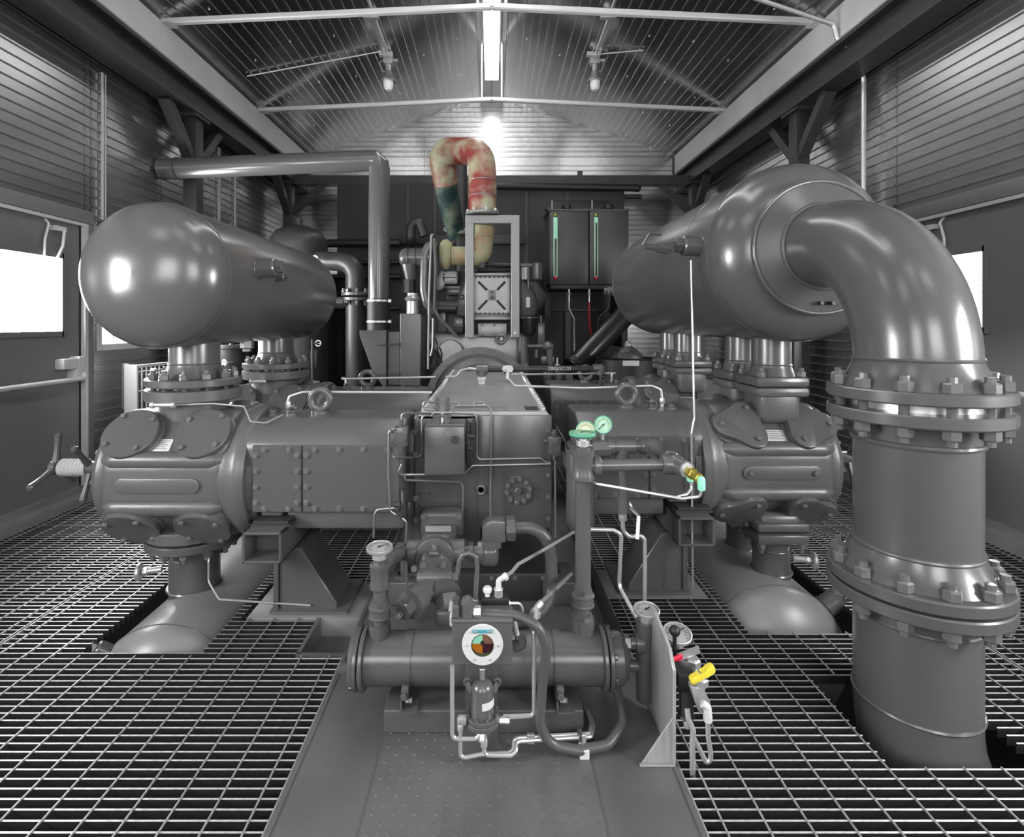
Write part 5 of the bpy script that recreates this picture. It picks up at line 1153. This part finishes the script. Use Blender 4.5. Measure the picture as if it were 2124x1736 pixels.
part(en, 'housing_right', MB().prism([(0, -.01), (.12, -.005), (.16, .03), (.165, .12), (.13, .22), (.06, .32), (0, .37)], at(1077, 657, YE+.02), (1, 0, 0), (0, 0, 1), (0, .3, 0), .02, 3), paint_dk)
part(en, 'fan_guard', MB().prism([(0, 0), (.15, .06), (.2, .17), (.1, .3), (0, .28)], at(1090, 652, YE+.3), (1, 0, 0), (0, 0, 1), (0, .04, 0), .01), paint_dk)
part(en, 'tag_plate', MB().box(at(1091, 638, YE), at(1100, 616, YE)+V((0, .02, 0)), .002, 1), alu_m)
part(en, 'vent_eye', MB().torus(at(957, 616, YE+.01), (0, -1, 0), .02, .007, 20, 8), paint)
part(en, 'starter', MB().cyl(at(905, 634, YE+.06), at(950, 634, YE+.06), .05, n=24).cyl(at(900, 640, YE), at(946, 640, YE), .025, n=20), paint_dk)
part(en, 'rocker_cover', MB().box(at(925, 612, YE+.06), at(962, 596, YE+.06)+V((0, .5, 0)), .015).box(at(923, 600, YE+.05), at(955, 593, YE+.05)+V((0, .5, 0)), .008), paint)
part(en, 'manifold', MB().prism([(0, 0), (.07, .03), (.1, .16), (.04, .2), (.0, .12)], at(905, 606, YE+.1), (1, 0, 0), (0, 0, 1), (0, .3, 0), .02), alu_m)
part(en, 'head_casting', MB().box(at(914, 590, YE+.1), at(950, 562, YE+.1)+V((0, .3, 0)), .02).box(at(918, 575, YE+.05), at(946, 570, YE+.05)+V((0, .1, 0)), .005), alu_m)
part(en, 'relay_box', MB().box(at(941, 680, YE-.02), at(961, 660, YE-.02)+V((0, .08, 0)), .008), paint)
part(en, 'relay_box', MB().box(at(941, 691, YE-.02), at(961, 680, YE-.02)+V((0, .08, 0)), .008), black_m)
part(en, 'big_plug', MB().torus(at(1040, 703, YE-.03), (0, -1, 0), .036, .012, 28, 8).hexa(at(1040, 703, YE-.02), (0, -1, 0), .022, .025), alu_m)
part(en, 'crank_boss', MB().disc(at(935, 730, YE), (0, -1, 0), .11, .05, 32, .2), alu_m)
part(en, 'rail_pipe', MB().cyl(at(1005, 549, YE+.1), at(1078, 552, YE+.1), .02, n=14).cyl(at(990, 560, YE+.1), at(1070, 560, YE+.1), .016, n=14), black_m)
part(en, 'sensor_knob', MB().cyl(at(1000, 549, YE+.02), at(1000, 549, YE-.02), .026, n=16), paint_dk)
part(en, 'canister', MB().lathe(at(1114, 580, YE), Z3, [(.03, -.004), (.045, 0), (.048, .02), (.048, .13), (.04, .14)], 24).cyl(at(1080, 551, YE), at(1110, 551, YE), .02, n=14), paint)
part(en, 'filter_cup', MB().cyl(at(1090, 580, YE), at(1090, 555, YE), .04, n=24).cyl(at(1096, 598, YE), at(1096, 580, YE), .01, n=10), alu_m)
part(en, 'oil_bowl', MB().lathe(at(1098, 698, YE), Z3, [(0, 0), (.035, .005), (.055, .04), (.06, .14), (.06, .16)], 28), black_m)
part(en, 'bowl_flange', MB().disc(at(1098, 661, YE), Z3, .08, .015, 28, .2), paint)
part(en, 'down_pipe', MB().cyl(at(1084, 752, YE-.02), at(1084, 698, YE-.02), .04, n=24), paint)
part(en, 'support_tube', MB().box(at(1116, 715, YE), at(1130, 670, YE)+V((0, .03, 0)), .004).cyl(at(1122, 672, YE), at(1122, 655, YE), .012), paint)
part(en, 'carburettor', MB().cyl(at(1092, 718, YE), at(1130, 718, YE), .02, n=16).lathe(at(1125, 718, YE), (1, 0, 0), [(.03, 0), (.04, .02), (.042, .06), (.025, .09), (0, .1)], 20).cyl(at(1140, 720, YE), at(1140, 758, YE), .032, .024, n=20).box(at(1122, 755, YE), at(1150, 738, YE)+V((0, .05, 0)), .012).cyl(at(1112, 742, YE), at(1112, 725, YE), .016), paint)
part(en, 'hand_valve', MB().cyl(at(1156, 760, YE-.2), at(1156, 742, YE-.2), .006, n=8).torus(at(1156, 757, YE-.2), Z3, .018, .005, 14, 6), zinc_m)
part(en, 'lower_fittings', MB().cyl(at(1136, 800, YE-.3), at(1136, 770, YE-.3), .035, n=18).cyl(at(1158, 790, YE-.3), at(1158, 772, YE-.3), .03, n=18).cyl(at(1180, 800, YE-.3), at(1180, 775, YE-.3), .034, n=18), paint)
part(en, 'side_junk', MB().cyl(at(892, 665, YE), at(892, 640, YE), .03, n=14).cyl(at(892, 712, YE), at(892, 690, YE), .024, n=12).box(at(905, 690, YE+.08), at(925, 640, YE+.08)+V((0, .2, 0)), .01), paint)
wi = MB(); random.seed(3)
for k in range(12):
    a = at(random.uniform(898, 915), random.uniform(700, 745), YE-.05); wi.tube([a, a+V((.02, -.02, -.05)), a+V((random.uniform(-.06, .02), -.02, -.14))], .006, 6, .02)
o = part(en, 'wiring_loom', wi, black_m); o['kind'] = 'stuff'
# intake trunking on the engine's left
it = thing('turbo_intake', 'grey turbocharger intake elbow with clamp bands left of the engine', 'duct', at(848, 650, 4.6))
Yt = 4.6
part(it, 'elbow', MB().cyl(at(892, 535, Yt), at(842, 535, Yt), .083, n=28).ball(at(842, 535, Yt), .083, 28, (.75, 1, 1), 14), paint)
part(it, 'neck', MB().cyl(at(848, 548, Yt), at(852, 582, Yt), .066, .045, n=24), paint)
for px in (848, 864): part(it, 'clamp_band', MB().torus(at(px, 535, Yt), (1, 0, 0), .083, .005, 28, 6), black_m)
part(it, 'coupler', MB().cyl(at(850, 608, Yt), at(850, 580, Yt), .058, n=10), black_m)
part(it, 'bell', MB().lathe(at(856, 652, Yt), Z3, [(.055, 0), (.055, .11), (.065, .12), (.07, .135), (.05, .16), (.048, .18)], 24), zinc_m)
single('coolant_hose', 'grey U-shaped coolant hose on the engine left side', 'hose', MB().tube([at(905, 512, 4.55), at(890, 508, 4.55), at(882, 530, 4.55), at(880, 600, 4.55), at(886, 630, 4.55), at(902, 645, 4.58)], .04, 18, .1, 6), paint)
single('engine_tube', 'straight thin steel tube standing left of the engine', 'tube', MB().tube([at(899, 487, 4.5), at(895, 487, 4.5), at(890, 620, 4.5), at(888, 765, 4.5)], .01, 10, .03), alu_m)
single('engine_tube', 'bent steel tube slanting in front of the engine left side', 'tube', MB().tube([at(901, 495, 4.5), at(904, 560, 4.5), at(901, 640, 4.5), at(912, 660, 4.5), at(950, 700, 4.5)], .014, 10, .05), paint)
single('engine_tube', 'thin dark tube dropping beside the filter housing', 'tube', MB().tube([at(898, 660, 4.48), at(897, 720, 4.48), at(893, 738, 4.48)], .008, 10, .03), steel_m)
# overhead intake pipe and filter hopper
YI = 4.62
ip = thing('intake_pipe', 'overhead grey intake pipe from the left wall with mitred elbow, turning down', 'pipe', at(788, 680, YI))
pA, pB = V((-2.83, YI, 2.515)), at(786, 333, YI)
part(ip, 'horizontal_run', MB().cyl(pA, pB+V((-.06, 0, .0)), .088, n=36), paint_tank)
part(ip, 'mitre_segment', MB().tube([pB+V((-.09, 0, .0)), pB+V((-.03, 0, -.0)), pB+V((.0, 0, -.03)), pB+V((.005, 0, -.12))], .0885, 36, 0), paint_tank, smooth=25)
part(ip, 'vertical_run', MB().cyl(pB+V((.005, 0, -.06)), at(786, 622, YI), .09, n=36), paint_tank)
part(ip, 'hanger_band', MB().torus(V((-2.68, YI, 2.52)), (1, 0, 0), .09, .006, 32, 6), paint_dk)
part(ip, 'rubber_sleeve', MB().cyl(at(785, 620, YI), at(785, 686, YI), .096, n=36), rubber_m)
for py in (624, 667): part(ip, 'hose_clamp', MB().ring(at(785, py+2, YI), Z3, .1, .095, .016, 32).box(at(805, py+3, YI-.1), at(812, py-3, YI-.08)), zinc_m)
fh = thing('filter_housing', 'grey sheet-metal air filter hopper below the intake pipe', 'air filter', at(815, 805, 4.6))
Yh = 4.5
def pol(pts, Y): return [(at(x, y, Y).x, at(x, y, Y).z) for x, y in pts]
part(fh, 'hopper', MB().prism(pol([(745, 685), (802, 685), (802, 801), (795, 803), (772, 770), (746, 697)], Yh), (0, Yh, 0), (1, 0, 0), (0, 0, 1), (0, .3, 0), .006, 1), paint)
part(fh, 'filter_section', MB().prism(pol([(803, 688), (829, 688), (829, 800), (803, 800)], Yh), (0, Yh+.02, 0), (1, 0, 0), (0, 0, 1), (0, .28, 0), .006, 1), paint)
part(fh, 'outlet_box', MB().prism(pol([(830, 650), (874, 651), (872, 801), (830, 800)], Yh), (0, Yh-.01, 0), (1, 0, 0), (0, 0, 1), (0, .32, 0), .006, 1), paint)
for py in (715, 776): part(fh, 'latch', MB().bar(at(782, py+1, Yh-.012), at(829, py-2, Yh-.012), .008, .008).cyl(at(797, py, Yh), at(797, py, Yh-.03), .012, n=8).cyl(at(824, py-2, Yh), at(824, py-2, Yh-.03), .012, n=8), paint_dk)
for px in (836, 872): part(fh, 'stand_off', MB().cyl(at(px, 812, Yh+.02), at(px, 800, Yh+.02), .014, n=10), zinc_m)
part(fh, 'leg', MB().box((-.7, 4.55, 0), (-.62, 4.75, .68)), paint_dk)
# scrubber and its elbow
Ys = 5.5
sx = at(619, 500, Ys).x
sc = thing('scrubber_vessel', 'dark vertical scrubber vessel with domed top behind the left tank', 'vessel', (sx, Ys, -.3))
part(sc, 'shell', MB().lathe((sx, Ys, -.3), Z3, [(.285, 0), (.285, 2.28), (.27, 2.36), (.22, 2.43), (.13, 2.475), (0, 2.49)], 48), paint_dk, smooth=60)
part(sc, 'top_nozzle', MB().cyl((sx, Ys, 2.17), (sx, Ys, 2.24), .032, n=20).hexa((sx, Ys, 2.24), Z3, .03, .03), paint_dk)
part(sc, 'gauge_disc', MB().disc(at(654, 536, 5.18), (.2, -1, 0), .03, .03, 20), white_m)
ge = thing('gas_pipe', 'dark flanged elbow pipe from the scrubber down to the floor', 'pipe', at(737, 800, 5.3))
part(ge, 'elbow', MB().tube([at(655, 540, 5.4), at(680, 541, 5.35), at(737, 545, 5.3), at(737, 606, 5.3)], .094, 28, .26, 10), paint_dk, smooth=60)
part(ge, 'pipe', MB().cyl(at(737, 625, 5.3), at(737, 905, 5.3), .092, n=32), paint_dk)
for (y, s) in ((614, 1), (617, -1)):
    f = part(ge, 'flange', MB().disc(at(737, y, 5.3), (0, 0, s), .135, .035, 32, .15), paint)
    bolts(f, 'stud_nut', 'st', stud, paint, at(737, y, 5.3)+V((0, 0, s*.035)), (0, 0, s), .115, 8, .5)
# black enclosure across the far end
be = thing('cooler_enclosure', 'large black sheet-metal enclosure filling the far end behind the engine', 'enclosure', (-.1, 6.95, -.2))
part(be, 'front_sheet', MB().box((-1.96, 6.85, -.2), (1.68, 7.0, 2.96)), blackpanel_m)
part(be, 'side_module', MB().box((-2.58, 6.6, -.2), (-1.965, 6.98, 1.78)), blackpanel_m)
for k in range(3): part(be, 'module_pipe', MB().cyl((-2.4+k*.2, 6.5, -.2), (-2.4+k*.2, 6.5, 1.5+k*.1), .045, n=14), black_m)
for px in (846, 902, 1092, 1176): part(be, 'stiffener', MB().box(at(px-4, 700, 6.84), at(px+4, 384, 6.84)+V((0, .03, 0)), .003, 1), beam_m)
part(be, 'stiffener', MB().box(at(1172, 760, 6.8), at(1184, 645, 6.8)+V((0, .03, 0)), .003, 1), paint_dk)
part(be, 'mid_rail', MB().box(at(820, 506, 6.7), at(1090, 487, 6.7)+V((0, .06, 0)), .005), beam_m)
part(be, 'lower_rail', MB().box(at(1090, 646, 6.7), at(1300, 640, 6.7)+V((0, .06, 0)), .005), paint_dk)
part(be, 'header_duct', MB().cyl(at(1030, 386, 6.75), at(1322, 390, 6.75), .045, n=20).ball(at(1322, 391, 6.75), .046).cyl(at(1296, 408, 6.75), at(1330, 408, 6.75), .03, n=16), black_m)
part(be, 'hood', MB().prism(pol([(1130, 436), (1148, 418), (1260, 418), (1282, 436)], 6.8), (0, 6.75, 0), (1, 0, 0), (0, 0, 1), (0, .1, 0), .004), black_m)
for (y, r) in ((505, .05), (545, .03), (575, .035), (640, .03)): part(be, 'side_pipe', MB().cyl(at(680, y, 6.5), at(830, y-1, 6.5), r, n=16), black_m)
single('vent_bend', 'dark U-bend vent pipe behind the turbo intake', 'pipe', MB().tube([at(852, 500, 6.75), at(852, 505, 6.2), at(852, 470, 6.2), at(868, 455, 6.2), at(880, 490, 6.2)], .055, 16, .09, 6), paint_dk)
# control cabinet with two level columns
cb_ = thing('oil_tank_cabinet', 'dark double tank cabinet with two pale green level gauges', 'cabinet', at(1222, 592, 5.6))
Yk = 5.6
part(cb_, 'left_tank', MB().box(at(1140, 590, Yk), at(1221, 436, Yk)+V((0, .5, 0)), .006), paint_dk)
part(cb_, 'right_tank', MB().box(at(1223, 590, Yk), at(1304, 436, Yk)+V((0, .5, 0)), .006), paint_dk)
part(cb_, 'top_lip', MB().box(at(1136, 437, Yk-.01), at(1306, 433, Yk-.01)+V((0, .5, 0)), .003), paint_dk)
for (a, b, tilt, fillz) in ((1149, 1155, 0, 495), (1234, 1239, 1, 462)):
    lg = part(cb_, 'level_gauge', MB().box(at(a-1, 574, Yk-.02), at(b+2, 450, Yk-.02)+V((0, .02, 0)), .004), mat('pale_green_tube', (.3, .62, .45), .4), label='pale green level gauge')
    part(lg, 'oil_column', MB().box(at(a+1.2, 572, Yk-.026), at(b-.2, fillz, Yk-.026)+V((0, .01, 0))), mat('dark_red_oil', (.04, .006, .004), .3))
    part(lg, 'top_nut', MB().ball(at((a+b)/2, 446, Yk-.015), .016, 12), brass_m)
    part(lg, 'bottom_cap', MB().ball(at((a+b)/2, 577, Yk-.015), .019, 12), red_m)
for px in (1145, 1228): part(cb_, 'vent_rod', MB().cyl(at(px, 434, Yk+.1), at(px, 416, Yk+.1), .006, n=8), zinc_m)
for px in (1175, 1262): part(cb_, 'filler_cap', MB().cyl(at(px, 434, Yk+.2), at(px, 426, Yk+.2), .05, n=16).cyl(at(px, 427, Yk+.2), at(px, 423, Yk+.2), .02, n=10), black_m)
part(cb_, 'shelf', MB().box(at(1142, 600, Yk-.01), at(1300, 591, Yk-.01)+V((0, .5, 0)), .006).box(at(1130, 660, Yk+.4), at(1142, 560, Yk+.4)+V((0, .6, 0))).box(at(1290, 720, Yk+.4), at(1302, 590, Yk+.4)+V((0, .6, 0))), black_m)
for px, lab in ((1180, 'small valve and tube under the left tank of the cabinet'), (1222, 'small valve above the red hose under the cabinet')):
    t = thing('tank_cock', lab, 'valve', at(px, 625, Yk))
    part(t, 'stem', MB().cyl(at(px, 600, Yk), at(px, 626, Yk), .009, n=10).hexa(at(px, 612, Yk), Z3, .016, .03), zinc_m)
single('cabinet_tube', 'thin bent tube dropping from the left tank cock', 'tube', MB().tube([at(1180, 625, Yk), at(1180, 640, Yk), at(1191, 662, Yk), at(1191, 730, Yk)], .009, 8, .04), steel_m)
single('cabinet_tube', 'thin black tube curving left under the right tank of the cabinet', 'tube', MB().tube([at(1266, 600, Yk-.05), at(1262, 640, Yk-.05), at(1241, 660, Yk-.05), at(1240, 690, Yk-.05)], .009, 8, .08), paint_dk)
single('red_hose', 'dark red hose hanging from the cabinet valve', 'hose', MB().tube([at(1222, 626, Yk-.05), at(1222, 650, Yk-.05), at(1223, 680, Yk-.05), at(1227, 695, Yk-.05)], .014, 12, .1), redhose_m)
dp = thing('diagonal_duct', 'glossy black diagonal pipe slanting up towards the right tank', 'pipe', at(1190, 760, 5.0))
part(dp, 'pipe', MB().cyl(at(1188, 765, 5.0), at(1300, 650, 5.3), .105, n=28), mat('gloss_black', .02, .25))
part(dp, 'collar', MB().cyl(at(1188, 765, 5.0), at(1196, 757, 5.03), .115, n=28), black_m)
# drum with rag
dm = thing('oil_drum', 'black oil drum with white sticker behind the right guide', 'drum', at(1300, 800, 4.7)+V((0, 0, -.75)))
dc = at(1300, 742, 4.7)
part(dm, 'body', MB().lathe(dc+V((0, 0, -1.0)), Z3, [(.25, 0), (.255, .3), (.25, .31), (.255, .6), (.25, .62), (.25, .99), (.258, 1.0), (.24, 1.0), (.24, .985), (0, .985)], 40), black_m)
part(dm, 'sticker', MB().box(at(1292, 759, 4.44), at(1326, 748, 4.44)+V((0, .004, 0))), white_m)
rg_ = thing('rag_pile', 'crumpled dark rag with pale top lying on the oil drum', 'rag', dc)
random.seed(5); mb = MB(); bmx = bmesh.new(); bmesh.ops.create_icosphere(bmx, subdivisions=3, radius=.12)
for v in bmx.verts: v.co = V((v.co.x*(1.1+random.uniform(-.12, .12)), v.co.y*1.0, max(0, v.co.z)*(.9+random.uniform(-.25, .2))*(1-abs(v.co.x)*3)))+dc+V((0, -.02, 0))
mb.bm(bmx); bmx.free(); part(rg_, 'cloth', mb, paint_dk)
part(rg_, 'knob', MB().ball(dc+V((.0, -.04, .11)), .034, 14, (1, 1, 1.2)), alu_m)
# things behind the left cylinders
wf_ = thing('wire_guard', 'white wire-mesh guard panel with flat post behind the left cylinder', 'guard rail', (-2.45, 3.95, .1))
p0, p1 = at(285, 760, 3.9), at(372, 751, 4.3)
part(wf_, 'post', MB().box(V((at(257, 845, 3.87).x, 3.87, .0)), at(284, 757, 3.87)+V((0, .02, 0)), .004), white_m)
part(wf_, 'post_edge', MB().box(at(253, 848, 3.88), at(258, 755, 3.88)+V((0, .05, 0))), door_m)
part(wf_, 'top_bar', MB().bar(p0, p1, .02, .02), white_m)
for k in range(11): part(wf_, 'upright_wire', MB().cyl(p0+(p1-p0)*(k/10)+V((0, 0, -.6)), p0+(p1-p0)*(k/10), .0055, n=6), white_m)
for k in range(4): part(wf_, 'cross_wire', MB().cyl(p0+V((0, 0, -.04-k*.14)), p1+V((0, 0, -.04-k*.14)), .005, n=6), white_m)
fc_ = thing('filter_pot', 'dark cylindrical filter pot between the left tank nozzles', 'filter', at(485, 800, 4.6))
fx = at(483, 760, 4.6)
part(fc_, 'pot', MB().cyl(V((fx.x, 4.6, -.2)), V((fx.x, 4.6, 1.0)), .12, n=28), black_m)
part(fc_, 'lid', MB().disc(V((fx.x, 4.6, .985)), Z3, .135, .03, 28).hexa(V((fx.x, 4.58, 1.015)), Z3, .02, .02), paint_dk)
gauge(at(465, 752, 4.4), (-.3, -1, 0), .026, zinc_m, dialw_m, 'tiny white dial gauge between the left tank nozzles', MB().cyl(at(472, 752, 4.42), at(482, 752, 4.48), .008, n=8))
gv = thing('gate_valve', 'tiny dark gate valve with round handwheel below the left tank end', 'valve', at(655, 760, 4.4))
part(gv, 'handwheel', MB().torus(at(660, 712, 4.4), (0, -1, 0), .022, .005, 18, 6).bar(at(655, 712, 4.4), at(665, 712, 4.4), .005, .005), zinc_m)
part(gv, 'stem', MB().cyl(V((at(648, 765, 4.4).x, 4.4, -.02)), at(648, 704, 4.4), .01, n=10).cyl(at(645, 712, 4.4), at(660, 712, 4.4), .008, n=8), paint_dk)
part(gv, 'sight_column', MB().box(at(644, 765, 4.4), at(658, 726, 4.4)+V((0, .02, 0)), .004), black_m)
jb = thing('junction_box', 'small pale electrical box on the wall behind the right tank', 'box', at(1640, 770, 4.75)+V((0.0, 0, 0)))
part(jb, 'box', MB().box(at(1622, 765, 4.72), at(1640, 732, 4.72)+V((0, .06, 0)), .006), trim_m)
part(jb, 'lid', MB().box(at(1624, 763, 4.71), at(1638, 734, 4.71)+V((0, .01, 0)), .004), white_m)
# post stand behind the right tank
single('pipe_rack_post', 'slim steel rack post behind the right cylinder', 'post', MB().box((2.35, 4.2, -.03), (2.41, 4.26, 1.3), .004), beam_m)
